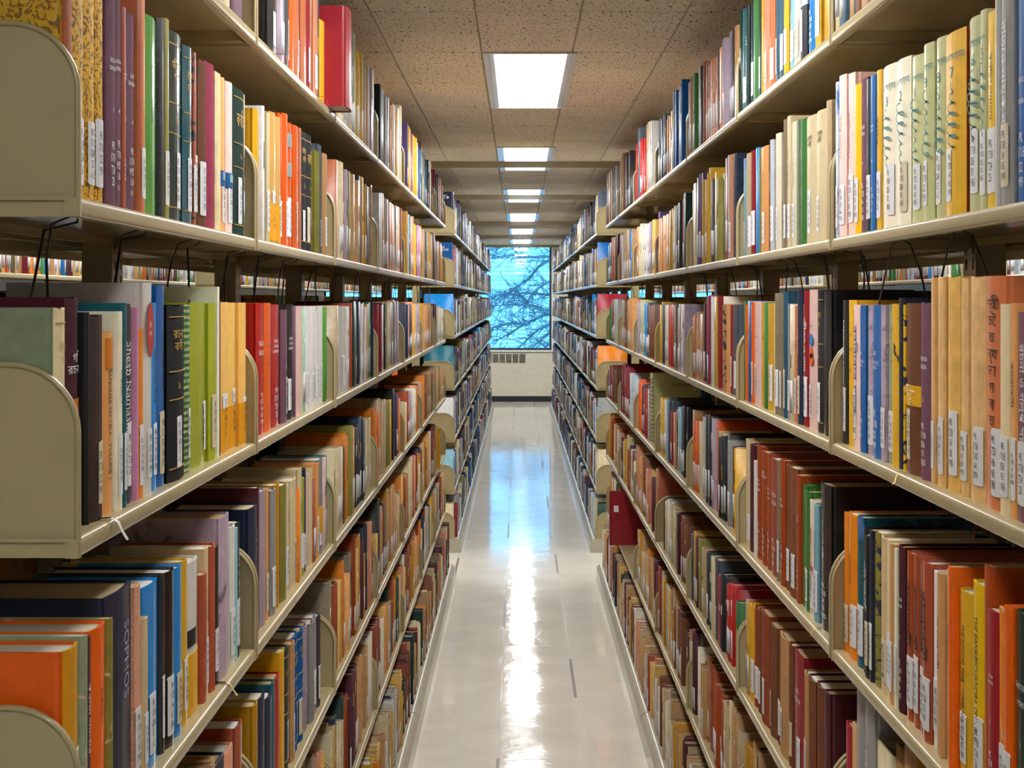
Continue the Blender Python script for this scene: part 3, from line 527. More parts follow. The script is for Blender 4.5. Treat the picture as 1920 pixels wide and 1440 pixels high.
RA2|2186 339 227 beige H;2220 718 218 cream H L t:rachana;2293 811 219 cream H L t:rachana;2374 541 223 green H t:dots;2429 182 227 greengrey H;2448 576 228 ivory H L t:thin;2506 295 245 cream H L t:thin;2536 460 245 taupe H c L;2583 532 223 ivory H L;2636 160 223 amber;2653 332 218 paleblue H L;2687 341 223 maroon H t:thin;2722 839 215 peach H L t:thin;2806 309 218 olive H;2837 251 223 brightblue;2863 522 221 crimson H L;2916 611 221 beige H L;2978 698 217 lightblue H L pat:water
RA3|3109 296 241 navy H pat:bands;3140 395 230 navy H pat:bands;3180 563 246 salmon H L;3237 244 250 lightblue;3262 356 246 crimson L;3298 319 244 crimson L;3330 404 216 olive;3371 300 208 olive;3402 285 225 gold L;3431 355 220 gold L;3467 308 215 charcoal L;3499 358 209 charcoal L;3535 315 249 gold;3567 269 238 gold;3595 206 254 gold;3616 312 224 mustard L;3647 307 228 mustard L;3679 348 249 purple L;3714 333 250 purple L;3748 289 242 purple L;3778 566 232 maroon L;3835 584 235 cream;3894 416 230 tan;3936 304 222 tan
RA4|4056 521 224 darkgreen;4109 535 212 red L;4163 409 212 amber;4204 445 206 charcoal L;4249 265 196 charcoal L;4277 272 202 charcoal L;4304 359 202 ivory L;4341 407 202 ivory L;4382 266 192 ivory L;4409 338 201 gold;4444 273 196 gold;4472 245 192 peach L;4497 382 186 peach L;4536 259 191 peach L;4562 391 192 peach L;4602 310 190 peach;4633 383 184 peach;4672 392 194 peach;4712 270 180 peach;4740 264 190 peach;4767 263 180 peach;4794 359 190 peach;4830 572 218 purple L
RA5|5002 363 200 yellow L;5039 222 194 yellow L;5062 405 204 yellow L;5103 348 200 lilac L;5138 302 200 lilac L;5169 382 194 lilac L;5208 313 197 white L;5240 275 188 white L;5268 310 194 white L;5299 293 185 white L;5329 324 199 white L;5362 390 197 ivory;5402 403 193 ivory;5443 241 187 ivory;5467 341 188 ivory;5502 330 213 cream;5536 311 208 cream;5568 215 213 cream;5590 308 205 cream;5621 280 206 cream;5650 295 209 amber L;5680 460 208 amber L
RA6|5941 320 211 tan;5974 279 213 tan;6002 268 206 tan;6030 246 210 tan;6055 309 217 brightblue L;6087 258 206 brightblue L;6113 297 210 brightblue L;6143 408 223 tan L;6185 265 219 tan L;6212 246 219 tan L;6237 238 225 tan L;6261 393 219 tan L;6301 257 220 tan L;6328 212 222 beige L;6349 352 221 beige L;6385 347 223 beige L;6420 321 225 beige L;6453 360 221 beige L;6490 233 224 palegrey;6514 406 214 palegrey;6555 427 219 palegrey;6598 269 214 palegrey;6626 370 226 crimson;6663 302 214 crimson;6694 334 221 crimson
RA7|6878 264 236 maroon;6905 343 237 maroon;6940 280 228 maroon;6968 239 231 maroon;6993 384 232 maroon;7032 374 231 maroon;7070 212 231 gold;7092 290 234 gold;7121 347 231 gold;7156 333 232 gold;7190 325 236 red;7223 333 236 red;7257 313 236 red;7289 252 240 red;7315 414 213 teal L;7357 353 214 teal L;7393 297 215 teal L;7423 327 205 teal L;7457 310 211 teal L;7488 390 215 teal L;7528 296 205 teal L;7558 243 208 teal L;7583 344 203 teal L;7618 296 205 teal L
RB1|1355 256 213 mauve H L t:handw;1381 159 222 peach H L t:thin;1398 257 221 cream H L;1424 620 251 terracotta H g L t:chaitanya;1486 528 252 linen H c L;1540 257 251 linen H c L;1566 466 253 sand H c L;1613 220 253 linen H c L;1636 141 252 linen H c L;1651 122 253 linen H c L;1663 59 237 maroon H;1670 439 222 mauve H W;1714 659 221 brown H L s:yellowtag;1781 93 219 yellow H pat:bands;1791 170 228 navy H;1808 331 220 gold H pat:brush;1842 262 219 greengrey H L pat:stone;1869 242 218 lilac H L pat:stone;1894 539 217 blue H g t:bose3;1948 324 218 lilac H L pat:stone;1981 304 217 blue H g t:bose1;2012 445 218 palepink H L t:handblue;2057 500 225 gold H t:dots;2108 196 225 charcoal H L t:purba
RB2|2217 502 240 black H g;2268 484 242 black H L G g;2317 682 243 palepink H L s:figure;2385 399 242 crimson H L s:redyellow;2426 413 244 navy H L t:thin;2468 428 214 terracotta H L t:dots;2511 192 217 cream L pat:worn;2531 246 218 grey H L;2556 460 242 slateteal H c L;2603 368 239 taupe H c L;2640 435 239 taupe H c L;2684 277 219 cream H;2713 759 218 gold H L t:thin;2789 177 220 green;2807 430 219 gold H t:dots;2851 840 222 palepink H L t:dots;2935 333 220 orange H L t:thin;2969 271 223 blue;2997 419 214 orange H t:dots;3040 78 222 green t:dots
RB3|3167 469 214 slate H L;3214 567 213 crimson H L;3272 501 215 peach H;3322 517 214 tan H pat:bands;3375 443 234 ivory;3420 549 234 crimson H;3475 470 232 gold;3523 367 234 white;3560 411 223 white;3602 402 235 rose L;3642 411 238 orange L;3684 340 220 maroon L;3719 293 213 maroon L;3749 549 185 tan L;3804 271 185 tan L;3832 234 190 tan L;3856 281 174 tan L;3884 260 185 terracotta L;3911 237 182 terracotta L;3935 320 175 terracotta L
RB4|4148 536 212 lilac;4202 551 212 ivory L;4257 334 212 lilac L;4291 291 201 lilac L;4321 368 204 lilac L;4358 264 212 taupe L;4385 260 209 taupe L;4412 363 206 taupe L;4449 295 211 red;4479 356 210 red;4515 306 207 red;4547 285 207 red;4576 322 202 red;4608 311 209 ivory L;4640 398 204 ivory L;4681 285 208 ivory L;4710 322 209 navy;4742 244 210 navy;4767 295 197 navy;4798 213 218 gold;4819 324 207 gold;4852 350 207 gold
RB5|5102 325 207 brown;5135 262 198 brown;5162 331 201 brown;5196 216 208 brown;5218 294 204 brown;5248 374 211 charcoal L;5286 372 214 charcoal L;5324 330 202 charcoal L;5357 296 206 brightblue L;5387 267 210 brightblue L;5415 324 201 brightblue L;5448 229 208 brightblue L;5471 343 221 palegreen L;5506 343 222 palegreen L;5541 252 217 palegreen L;5567 329 214 palegreen L;5600 352 212 palegreen L;5636 209 217 palegreen L;5657 311 226 palegreen L;5689 286 216 lilac;5718 259 216 lilac;5745 327 213 lilac;5778 293 210 lilac
RB6|6065 247 230 peach L;6090 412 227 peach L;6132 378 235 peach L;6170 291 232 peach L;6200 345 224 peach L;6235 362 224 peach L;6272 340 228 tan L;6307 252 225 tan L;6332 402 221 tan L;6373 230 225 tan L;6397 239 223 brown L;6421 276 212 brown L;6449 430 213 brown L;6493 390 214 brown L;6533 275 229 brown L;6561 322 217 brown L;6594 306 220 beige L;6625 266 222 beige L;6652 276 225 beige L;6680 472 223 beige L
RB7|6950 390 226 palegrey;6990 283 219 palegrey;7019 266 229 palegrey;7046 286 229 palegrey;7075 245 227 palegrey;7100 267 227 palegrey;7127 378 230 palegrey;7166 331 224 palegrey;7199 233 220 palegrey;7223 358 223 brown L;7260 297 215 brown L;7290 246 217 brown L;7315 293 228 brown L;7345 334 219 brown L;7379 263 226 brown L;7406 255 224 brown L;7432 309 196 green;7464 260 189 green;7490 273 187 green;7518 259 184 green;7545 316 194 green;7577 356 188 green;7613 344 184 green
RC1|1346 476 232 darkgreen H W t:chatt;1395 209 231 orange H L g;1416 200 225 amber H L pat:worn;1437 255 217 crimson H W;1463 231 260 rust H;1486 436 234 yellow H g L t:bankim;1531 483 215 gold H g L t:poison;1580 131 237 orange H;1593 255 228 beige H t:thin;1619 180 221 tan H t:thin;1638 291 217 white H L;1668 347 223 brick H g L t:b2;1703 223 224 brick H g L t:b2;1726 253 222 brick H g L t:b2;1752 359 219 rust H g L t:b2;1788 298 222 maroon H W;1819 124 214 ivory H L;1832 152 218 tan H L;1847 182 221 cream H L;1866 438 218 beige H L;1910 282 219 olive H pat:bands;1939 171 218 navy H pat:bands L;1957 205 207 black H L t:thin;1978 303 213 black H t:thin;2009 378 225 teal H pat:water L;2047 529 222 amber H g L t:thin;2101 265 217 amber H g L
RC2|2217 786 243 black H g W t:thin;2296 327 200 lightblue H L t:thin;2329 380 201 ivory H L t:redtext;2368 438 212 green H g L;2412 269 217 green H g;2440 275 232 rust H W;2468 776 240 brown H c L;2546 352 238 brown H c L;2582 469 242 rust H W;2629 266 235 taupe H c L;2657 785 233 brick H W;2736 408 236 brick H W;2777 643 235 rust H W t:binod;2842 599 240 rust H W;2902 325 202 white H;2935 471 233 maroon H;2983 630 238 cream H L
RC3|3159 150 201 yellow;3175 326 200 white L;3208 301 195 white L;3239 324 196 brown L;3272 330 208 grey L;3305 424 219 charcoal;3348 303 210 black L;3379 291 202 black L;3409 191 203 black L;3429 552 212 cream H L;3484 473 236 orange;3532 386 238 lilac L;3572 281 240 charcoal L;3600 282 241 charcoal L;3629 224 237 charcoal L;3652 314 238 charcoal L;3684 301 227 palegrey L;3715 331 226 palegrey L;3749 322 207 cream;3781 447 207 cream;3827 280 204 orange L;3855 348 203 orange L;3891 287 203 orange L;3920 474 227 tan
RC4|4134 350 218 black L;4170 313 218 black L;4202 551 217 navy L;4257 309 208 lightblue L;4289 396 207 lightblue L;4329 585 194 brown;4388 601 180 tan L;4449 352 180 crimson L;4485 420 177 crimson L;4527 280 208 slate;4556 286 204 slate;4585 241 207 slate;4610 313 214 slate;4642 502 205 paleblue L;4693 326 199 gold L;4726 369 197 gold L;4763 215 201 gold L;4785 338 202 gold L;4820 315 190 gold L;4852 355 193 lilac L
RC5|5164 1052 268 palegreen H s:spiral;5269 301 195 palegrey;5300 343 198 palegrey;5335 388 198 crimson;5374 237 203 crimson;5399 309 200 crimson;5430 405 192 crimson;5471 376 194 charcoal L;5509 329 197 charcoal L;5543 356 195 charcoal L;5579 350 199 charcoal L;5615 308 206 orange;5646 308 200 orange;5677 339 203 orange;5712 321 195 orange;5745 224 197 orange;5768 396 211 orange
RC6|6094 264 209 paleblue;6121 268 209 paleblue;6148 364 208 paleblue;6185 257 214 paleblue;6211 337 237 crimson L;6246 306 230 crimson L;6277 291 236 crimson L;6307 313 233 crimson L;6338 237 227 crimson L;6363 262 234 crimson L;6390 268 229 crimson L;6417 303 227 crimson L;6448 398 239 crimson L;6488 434 226 crimson L;6532 311 232 crimson L;6564 289 238 crimson L;6594 307 215 maroon;6625 367 204 maroon;6662 266 219 maroon;6689 381 211 maroon
RC7|7143 221 181 brown;7166 271 169 brown;7193 412 175 brown;7235 359 177 brown;7272 364 185 brown;7309 378 185 brown;7347 280 191 crimson L;7376 462 187 crimson L;7423 368 189 crimson L;7460 314 188 crimson L;7492 265 185 crimson L;7519 374 150 mauve L;7557 289 150 mauve L;7587 259 150 mauve L;7613 344 150 mauve L
RD1|1721 714 287 ochre;1793 642 266 tan;1858 778 246 cream;1936 541 292 grey H s:silver t:silver;1991 590 292 grey H s:silver;2051 259 227 tan;2077 475 214 crimson H
RD2|2236 350 221 maroon H;2272 563 219 brown H c cov:maroon t:tara;2329 607 214 brown H c cov:maroon;2390 447 209 tan H c L;2435 853 228 crimson H L W;2521 345 228 brown H c L;2556 834 229 tan H c L;2640 379 220 brown H c L;2679 740 222 brown H c L;2753 908 228 brick H c L;2845 441 218 brown H c L;2889 456 213 brick H c L;2935 471 206 yellow H L t:thin;2983 344 202 gold L;3018 292 200 pink L
RD3|3159 308 165 green;3190 285 188 red t:thin L;3220 369 193 red L;3257 236 188 red L;3281 404 177 red L;3322 305 192 black;3353 385 191 black;3392 310 181 crimson;3424 316 170 crimson;3456 561 206 slate H L;3513 481 201 cream;3562 393 195 darkgreen L;3602 288 191 charcoal L pat:worn;3631 289 194 charcoal L pat:worn;3660 231 182 charcoal L pat:worn;3684 350 185 beige L;3720 336 189 beige L;3754 272 179 beige L;3782 444 201 olive;3827 455 196 maroon L;3873 586 203 gold L;3932 354 190 slate
RD4|4134 320 181 brown L;4167 288 174 brown L;4196 187 181 brown L;4216 336 196 brown;4250 299 190 brown;4280 193 190 brown;4300 261 192 maroon;4327 272 187 maroon;4355 330 185 maroon;4388 601 187 palegreen;4449 334 191 beige L;4483 278 193 beige L;4511 408 190 palegrey L;4553 230 181 palegrey L;4576 398 191 palegrey L;4617 243 191 palegrey L;4642 348 180 cream;4677 320 181 cream;4710 372 179 darkbrown;4747 316 171 darkbrown
"""

# ------------------------------------------------------------------ books: tables (y along the aisle in mm, thickness in 0.1 mm, height in mm, colour, H = single object, look)
TABLE = {}
for ln in BOOKS.strip().split('\n'):
    key, rest = ln.split('|'); rows = []
    for e in rest.split(';'):
        t = e.split(); fl = t[4:]; hero = 'H' in fl; fl = [q for q in fl if q != 'H']
        rows.append((int(t[0])/1000, int(t[1])/10000, int(t[2])/1000, t[3], hero, fl))
    TABLE[key] = rows
SETB = dict(T=.006, A=.006, B=.014, C=.014, D=.014)
def setback(key): return {'LA1': .012, 'LB1': .022}.get(key, SETB.get(key[1], .012))

# lettering: font outlines turned into flat print, cached
_tx = {}
def text_pts(body, lh=1.0):
    if (body, lh) in _tx: return _tx[(body, lh)]
    c = bpy.data.curves.new('lettering', 'FONT'); c.body = body; c.resolution_u = 2; c.align_x = 'CENTER'; c.space_line = lh
    o = bpy.data.objects.new('lettering', c); COL.objects.link(o)
    me = bpy.data.meshes.new_from_object(o.evaluated_get(bpy.context.evaluated_depsgraph_get()))
    v = np.array([p.co[:2] for p in me.vertices]); f = [tuple(p.vertices) for p in me.polygons]
    bpy.data.objects.remove(o); bpy.data.curves.remove(c); bpy.data.meshes.remove(me)
    lo, hi = v.min(0), v.max(0); v = (v-(lo+hi)/2); _tx[(body, lh)] = (v, f, hi-lo); return _tx[(body, lh)]
def text_mesh(body, w, h, vertical, mat, lh=1.0, stretch=True):
    """print centred on (0,0) of a plane facing +x; w along y, h along z"""
    v, f, sz = text_pts(body, lh)
    tw, th = (h, w) if vertical else (w, h)
    s = min(tw/sz[0], th/sz[1]); sx = sy = s
    if stretch: sx = min(tw/sz[0], s*1.5); sy = min(th/sz[1], s*1.6)
    a = v[:, 0]*sx; b = v[:, 1]*sy
    P = [(0, float(q), float(-p)) for p, q in zip(a, b)] if vertical else [(0, float(p), float(q)) for p, q in zip(a, b)]
    me = bpy.data.meshes.new('lettering'); me.from_pydata(P, [], f); me.materials.append(mat); return me
CALLS = ['PK\n1718\nB26\nR3\n1965', 'PK\n1718\nC43\nA6\n1974', 'PK\n1718\nD2\nM9', 'PK\n1718\nG84\nS5\nv.2', 'PK\n1723\nH6\nN3\n1981', 'PK\n1718\nM57\nU6\nv.1', 'PK\n1718\nT24\nZ6', 'PK\n1730\nS4\nK8\n1990']
_call = {}
def call_mesh(i, w, h, mat):
    k = (i, round(w, 3), round(h, 3), mat.name)
    if k not in _call: _call[k] = text_mesh(CALLS[i], w, h, False, mat, .95); _call[k].use_fake_user = True
    return _call[k]
VTIT = ['রচনাবলী', 'কবিতা সমাহার', 'নাটক ও জীবন', 'বাংলা সাহিত', 'উপন্যাস', 'গল্প সমাহার', 'ছোট গল্প', 'রবিবার', 'সোনার তরী', 'জীবনের গান']
WTIT = ['NIRMALA\nRACANA\nSAMBHARA', 'RACANA\nSAMAGRA', 'GALPA\nSAMBHARA', 'UPANYASA\nSAMAGRA', 'NATAKA\nRACANA']
TEXT = dict(shesh=('Shesh Namaskar', 'v', 'white', .56, .5, .62), manisher=('MANISHER NATIKA : VOLUME 1', 'v', 'black', .5, .62, .4), b1=('গি\nরচনা', 'h', 'white', .72, .10, .8),
    purba=('PURBABANGERA BUDDHADEBA BASU', 'v', 'white', .55, .62, .36), bose3=('BOSE\n\nCOLLECTED\nWORKS\n\n\n\n3', 'h', 'white', .58, .24, .62), bose1=('BOSE\n\nCOLLECTED\nWORKS\n\n\n\n1', 'h', 'white', .58, .24, .7), bose2=('BOSE\n\n\nWORKS', 'h', 'white', .5, .12, .5),
    bankim=('THE BANKIMCHANDRA OMNIBUS', 'v', 'black', .54, .60, .34), poison=('THE POISON TREE : THREE NOVELLAS', 'v', 'black', .50, .64, .34), chatt=('CHATTERJEE\n\nWORKS\n\n\n\n\n1', 'h', 'white', .55, .28, .8),
    chaitanya=('শ্রী\nচৈ\nত\nন্য\nভা\nগ\nব\nত', 'h', 'black', .64, .56, .6), bigbengali=('রাতের নায়ক নবনীতা', 'v', 'white', .5, .66, .62), handw=('রচনা ও গল্প সমাহার', 'v', 'white', .55, .6, .6), handblue=('রবিবারের গল্প', 'v', 'blue', .55, .62, .6),
    rachana=('রচনা\nবলী', 'h', 'brownink', .80, .09, .8), b2=('রচনাবলী', 'v', 'black', .64, .40, .6), soph=('SOPHOS', 'v', 'palelilac', .66, .36, .24), brick=('GITABITAN', 'v', 'white', .35, .35, .2), tara=None, silver=('BANKIM\nCHATTERJEE', 'v', 'white', .5, .7, .6),
    binod=('BHUDEB-\nRACANABALI.I', 'h', 'white', .80, .06, .8), redtext=('গান ও জীবন', 'v', 'red', .5, .55, .7))
CREAM_PAGE = [srgb(q) for q in ('d9cbb0', 'cdb792', 'e4ddcc', 'c2a57c', 'dcd2bd', 'b79668')]
WHITE_PAGE = srgb('e8e6e0')
CLOTHY = ('maroon', 'mauve')

def bulge(parent, yy): return -parent['bul']*min(1, abs(yy)/parent['hb'])**1.8
def patch(parent, name, t, z0, z1, col, y0=-.48, y1=.48, mat=None, x=.0006):
    """paper or print that follows the curve of the spine"""
    m = MB(); rows = []
    for q in range(9):
        a = (y0+(y1-y0)*q/8)*t; e = bulge(parent, a); rows.append([(e-.002, a, z0), (e+x, a, z0), (e+x, a, z1), (e-.002, a, z1)])
    m.grid(rows, (*col, .5), smooth=False); m.face(rows[0], (*col, .5)); m.face(rows[-1], (*col, .5)); return m.obj(name, mat or M['matte'], parent)
def pmesh(name, me, parent, x, y, z):
    book = parent if 'bul' in parent else parent.parent
    if me.users == 0:
        for v in me.vertices: v.co.x += bulge(book, v.co.y+y)
        return obj(name, me, parent, (x, y, z))
    return obj(name, me, parent, (x+bulge(book, y), y, z))
def cover_print(r, side, body, w, h, xc, zc, hb, mat):
    """print on the board that faces the camera"""
    v, f, sz = text_pts(body); k = min(w/sz[0], h/sz[1]); q = 1 if side == 'L' else -1
    me = bpy.data.meshes.new('cover_title'); me.from_pydata([(float(xc+q*a*k), -q*(hb+.0006), float(zc+c*k)) for a, c in v], [], f); me.materials.append(mat); return obj('cover_title', me, r)
def squiggle(w, h, turns, seed, lw=.0011):
    r = random.Random(seed); n = 26*turns//2; P = []
    n = 18*turns
    for i in range(n+1):
        u = i/n; a = u*turns*2*math.pi; amp = .6+.4*math.sin(u*5+seed)
        P.append((w*.46*math.sin(a)*amp, -h/2+h*u+h/turns*.42*math.cos(a+.5)*amp))
    m = MB(); rows = []
    for i, (a, b) in enumerate(P):
        p0 = P[max(0, i-1)]; p1 = P[min(n, i+1)]; dx, dz = p1[0]-p0[0], p1[1]-p0[1]; q = math.hypot(dx, dz) or 1; nx, nz = -dz/q*lw/2, dx/q*lw/2
        rows.append([(0, a+nx, b+nz), (0, a-nx, b-nz)])
    m.grid(rows, smooth=False); return m
KINDW = dict(cloth='cloth hardback', gloss='jacketed book', matte='book', arab='patterned hardback', script='script-printed book', swirl='swirl-printed book', worn='worn book', bands='print-spined book', textile='textile-patterned book', marble='marbled book', stone='grey stone-printed book', water='watercolour-printed book', brush='brush-drawn book')
CW = dict(palegrey='pale grey', darkbrown='dark brown', palepink='pale pink', brightblue='bright blue', slateteal='slate teal', lightblue='light blue', paleblue='pale blue', darkgreen='dark green', brightgreen='bright green', palegreen='pale green', greengrey='grey-green', charcoal='charcoal', blue='royal blue')
SPECIAL = dict(spiral='spiral-bound book with pale green cover', coverlabel='tall crimson book jutting into the aisle', folder='brown folder jutting into the aisle', farblue='blue book with white cover lettering', farnavy='navy book with white cover lettering', bigred='large red volume jutting out', orangecover='worn orange book with ochre spine', greencover='green cloth book with cream spine', oval='tall grey book with orange oval', yellowfoot='white book with yellow foot', silver='silver-grey embossed book', navybig='big navy book with lilac lettering',
    sig='cream volume signed in teal', sigbig='wide yellow volume signed in teal', signature='cream book with pencil signature', arab='rust book with golden cover', yellowtag='brown book with yellow tag', figure='peach book with painted figure', doublewhite='plain white volume', tape='orange book with grey tape', tealtag='pale book with teal sticker')
COVTXT = dict(a='Анатолий\nПРАВЕЗНИКОВ', t='ДЕРАТЬ')
SPT = dict(shesh='black book titled in white handwriting', manisher='tan book titled along its spine', poison='tan-yellow book titled in black capitals', bankim='bright yellow omnibus titled in black', chaitanya='orange-brown book with stacked letters', purba='charcoal book titled in white capitals', bigbengali='grey book with big white script', bose1='royal blue collected works volume one', bose3='royal blue collected works volume three', tara='wide brown volume with maroon cover')

def hero(key, idx, y0, t, h, cname, fl, far=False):
    side, row, sec = key[0], key[1], int(key[2]); s = -1 if side == 'L' else 1
    opt = {q.split(':')[0]: q.split(':')[1] for q in fl if ':' in q}; flags = {q for q in fl if ':' not in q}
    rr = random.Random(key+str(idx))
    X = ((XL if side == 'L' else XR) if not far else (XL2 if side == 'L' else XR2))+(setback(key) if key != 'LB1' or y0 < 1.345 else .013)-int(opt.get('set', 0))/1000
    if 'set' not in opt: X += rr.uniform(-.0025, .0035)
    D = min(.19, max(.118, h*rr.uniform(.62, .74)))
    style = 'arab' if opt.get('pat') == 'arab' else opt.get('pat') or ('cloth' if 'c' in flags else 'gloss' if 'g' in flags else ('cloth' if cname in CLOTHY and 'W' in flags else 'matte'))
    hard = style in ('cloth', 'gloss', 'arab', 'marble') or t > .03
    jit_light = rr.uniform(.92, 1.06)*((1.36 if sum(PAL[cname]) > .3 else .85) if sec == 1 and not far else .84 if row in 'TA' else 1.0); spine = tuple(min(1, c*jit_light) for c in PAL[cname]); board = PAL[opt['cov']] if 'cov' in opt else spine  # random tone; light painted in: nearest bay's pale covers raised, upper rows lowered
    page = WHITE_PAGE if style == 'gloss' and rr.random() < .5 else CREAM_PAGE[rr.randrange(6)]
    bt = .0024 if hard else .0006; bt = min(bt, t*.2)
    hb = t/2; g = .0014 if hard and t > .018 else 0; bul = min(.0045, t*.09) if hard else min(.0012, t*.05)
    out = [(-D, -hb), (-.0125, -hb), (-.0085, -hb+g), (-.0048, -hb+g*.2), (-bul-.0004, -hb+.0008), (-bul*.55, -hb*.62), (-bul*.12, -hb*.28), (0, 0)]
    out = out+[(a, -b) for a, b in out[-2::-1]]
    inn = [(-D, -hb+bt), (-.0125, -hb+bt), (-.0085, -hb+bt), (-.0065, -hb+bt), (-bul-.0035, -hb+bt), (-bul*.55-.003, -hb*.55), (-bul*.12-.003, -hb*.28), (-.003, 0)]
    inn = inn+[(a, -b) for a, b in inn[-2::-1]]
    n = len(out); lo = .0; dip = [0, 0, 0, 0, 0, -.0012, -.0018, -.002, -.0018, -.0012, 0, 0, 0, 0, 0] if style == 'cloth' else [0]*n
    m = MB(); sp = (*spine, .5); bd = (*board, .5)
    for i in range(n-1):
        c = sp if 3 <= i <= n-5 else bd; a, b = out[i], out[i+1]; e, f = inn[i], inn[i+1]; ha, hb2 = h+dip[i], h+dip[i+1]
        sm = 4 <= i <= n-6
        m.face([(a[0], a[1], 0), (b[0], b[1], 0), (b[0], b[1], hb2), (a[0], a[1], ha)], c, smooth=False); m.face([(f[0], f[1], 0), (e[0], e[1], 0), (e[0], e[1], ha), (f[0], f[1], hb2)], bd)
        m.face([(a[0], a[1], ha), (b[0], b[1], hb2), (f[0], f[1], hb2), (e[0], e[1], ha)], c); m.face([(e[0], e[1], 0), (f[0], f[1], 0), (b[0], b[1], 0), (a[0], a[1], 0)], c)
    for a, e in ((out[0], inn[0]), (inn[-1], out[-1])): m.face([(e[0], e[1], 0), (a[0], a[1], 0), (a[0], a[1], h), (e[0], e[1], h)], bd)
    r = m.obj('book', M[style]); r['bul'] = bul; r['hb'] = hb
    r.location = (s*X, y0+t/2+.0003, ZSH[row]); r.rotation_euler = (0, 0, 0 if s < 0 else math.pi)
    # page block
    ov = .0028 if hard else .0; py = hb-bt-.0001; cx = -max(bul+.004, .004)
    m = MB(); k = 4; fx = -D+ov
    prof = [(cx, -py), (cx, py), (fx, py), (fx+(.003 if hard else 0), py*.5), (fx+(.004 if hard else 0), 0), (fx+(.003 if hard else 0), -py*.5), (fx, -py)]
    m.grid([[(a, b, ov+.0002) for a, b in prof], [(a, b, h-ov-.0006) for a, b in prof]], (*page, .8), smooth=False, close=True); m.face([(a, b, h-ov-.0006) for a, b in prof], (*page, .8)); m.face([(a, b, ov+.0002) for a, b in reversed(prof)], (*page, .8))
    m.obj('page_block', M['page'], r)
    # call number label
    lw = min(.024, t*.86); lz0 = .014+rr.uniform(0, .006); lh = .062+rr.uniform(-.006, .014)
    if lh > h*.36: lh = h*.36
    if 'L' in flags and t > .006:
        lm = M['labeltan'] if rr.random() < .12 or cname in ('darkbrown', 'blue') else M['label']
        oy = (t-lw)/2*rr.uniform(-.7, .9); cr = min(.003, lw*.2)
        poly = [(oy-lw/2+cr, 0), (oy+lw/2-cr, 0), (oy+lw/2, cr), (oy+lw/2, lh-cr), (oy+lw/2-cr, lh), (oy-lw/2+cr, lh), (oy-lw/2, lh-cr), (oy-lw/2, cr)]
        bx = lambda yy: -bul*min(1, (abs(yy)/hb))**1.8
        m = MB(); nn = 8; cols_ = []
        for q in range(nn+1):
            a = oy-lw/2+lw*q/nn; e_ = max(0, cr-min(q, nn-q)*lw/nn)*.8; cols_.append([(bx(a)-.002, a, lz0+e_), (bx(a)+.0005, a, lz0+e_), (bx(a)+.0005, a, lz0+lh-e_), (bx(a)-.002, a, lz0+lh-e_)])
        m.grid(cols_, smooth=False)
        lb = m.obj('call_label', lm, r)
        if lw > .008: pmesh('lettering', call_mesh(rr.randrange(len(CALLS)), round(lw*.6, 3), round(lh*.78, 3), M['ink_black']), lb, .0008, oy*.5, lz0+lh/2)
    xs = .0006
    if 'W' in flags:
        ink = M['ink_white']
        if 't' not in opt: pmesh('title', text_mesh(rr.choice(WTIT), t*.6, h*.11, False, ink, 1.2), r, xs, 0, h*.66); pmesh('volume_number', text_mesh(str(rr.randint(1, 5)), t*.2, h*.022, False, ink), r, xs, 0, h*.45)
        if 'L' not in flags: pmesh('call_number', text_mesh(CALLS[rr.randrange(8)], t*.42, h*.24, False, ink, 1.0), r, xs, 0, h*.2)
    if 'G' in flags:
        for zz in (.93, .62, .46, .07): 
            patch(r, 'gilt_band', t, h*zz, h*zz+.0012, (1, 1, 1), -.42, .42, M['ink_gold'], .0004)
        pmesh('title', text_mesh(rr.choice(('রচনা\nবলী', 'জীবন\nগান', 'কবিতা')), t*.6, h*.12, False, M['ink_gold']), r, xs, 0, h*.80); pmesh('ornament', text_mesh('ঌ', t*.4, h*.04, False, M['ink_gold']), r, xs, 0, h*.54)
    tt = opt.get('t')
    dark = sum(spine) < .45
    if tt in ('thin', 'long'): pmesh('title', text_mesh(rr.choice(VTIT), min(t*.5, .008), h*rr.uniform(.32, .45), True, M['ink_white'] if dark else M['ink_black']), r, xs, 0, h*.62)
    elif tt == 'dots':
        for zz, q in ((.76, 'গান'), (.66, 'রচনা'), (.52, 'কবি')): pmesh('title', text_mesh(q, t*.5, h*.02, False, M['ink_white'] if dark and cname != 'green' else M['ink_black']), r, xs, 0, h*zz)
    elif tt and TEXT.get(tt):
        body, o_, ink, cz, fh, fw = TEXT[tt]; pmesh('title', text_mesh(body, t*fw, h*fh, o_ == 'v', M['ink_'+ink], .95 if tt != 'chaitanya' else 1.05), r, xs, 0 if tt != 'soph' else t*.18, h*cz)
    if tt in ('bose1', 'bose3', 'chatt', 'bose2'): pmesh('call_number', text_mesh(CALLS[2], t*.4, h*.26, False, M['ink_white'], 1.), r, xs, 0, h*.19)
    sp_ = opt.get('s')
    if sp_ == 'twoband': patch(r, 'jacket_band', t, .004, h*.30, PAL['honey'], -.5, .5)
    elif sp_ == 'manisher': patch(r, 'tape', t, h*.80, h*.97, PAL['amber'], -.3, .5)
    elif sp_ == 'tape':
        for zz in (.86, .62): patch(r, 'tape', t, h*zz-.013, h*zz+.013, PAL['grey'], -.46, .3)
    elif sp_ == 'tealtag': patch(r, 'sticker', t, h*.30, h*.40, PAL['blue']); patch(r, 'sticker', t, h*.34, h*.39, PAL['mint'], -.2, .4, None, .0009)
    elif sp_ == 'maroonband': patch(r, 'paper_band', t, h*.46, h*.56, PAL['amber'], -.1, .5)
    elif sp_ == 'oval':
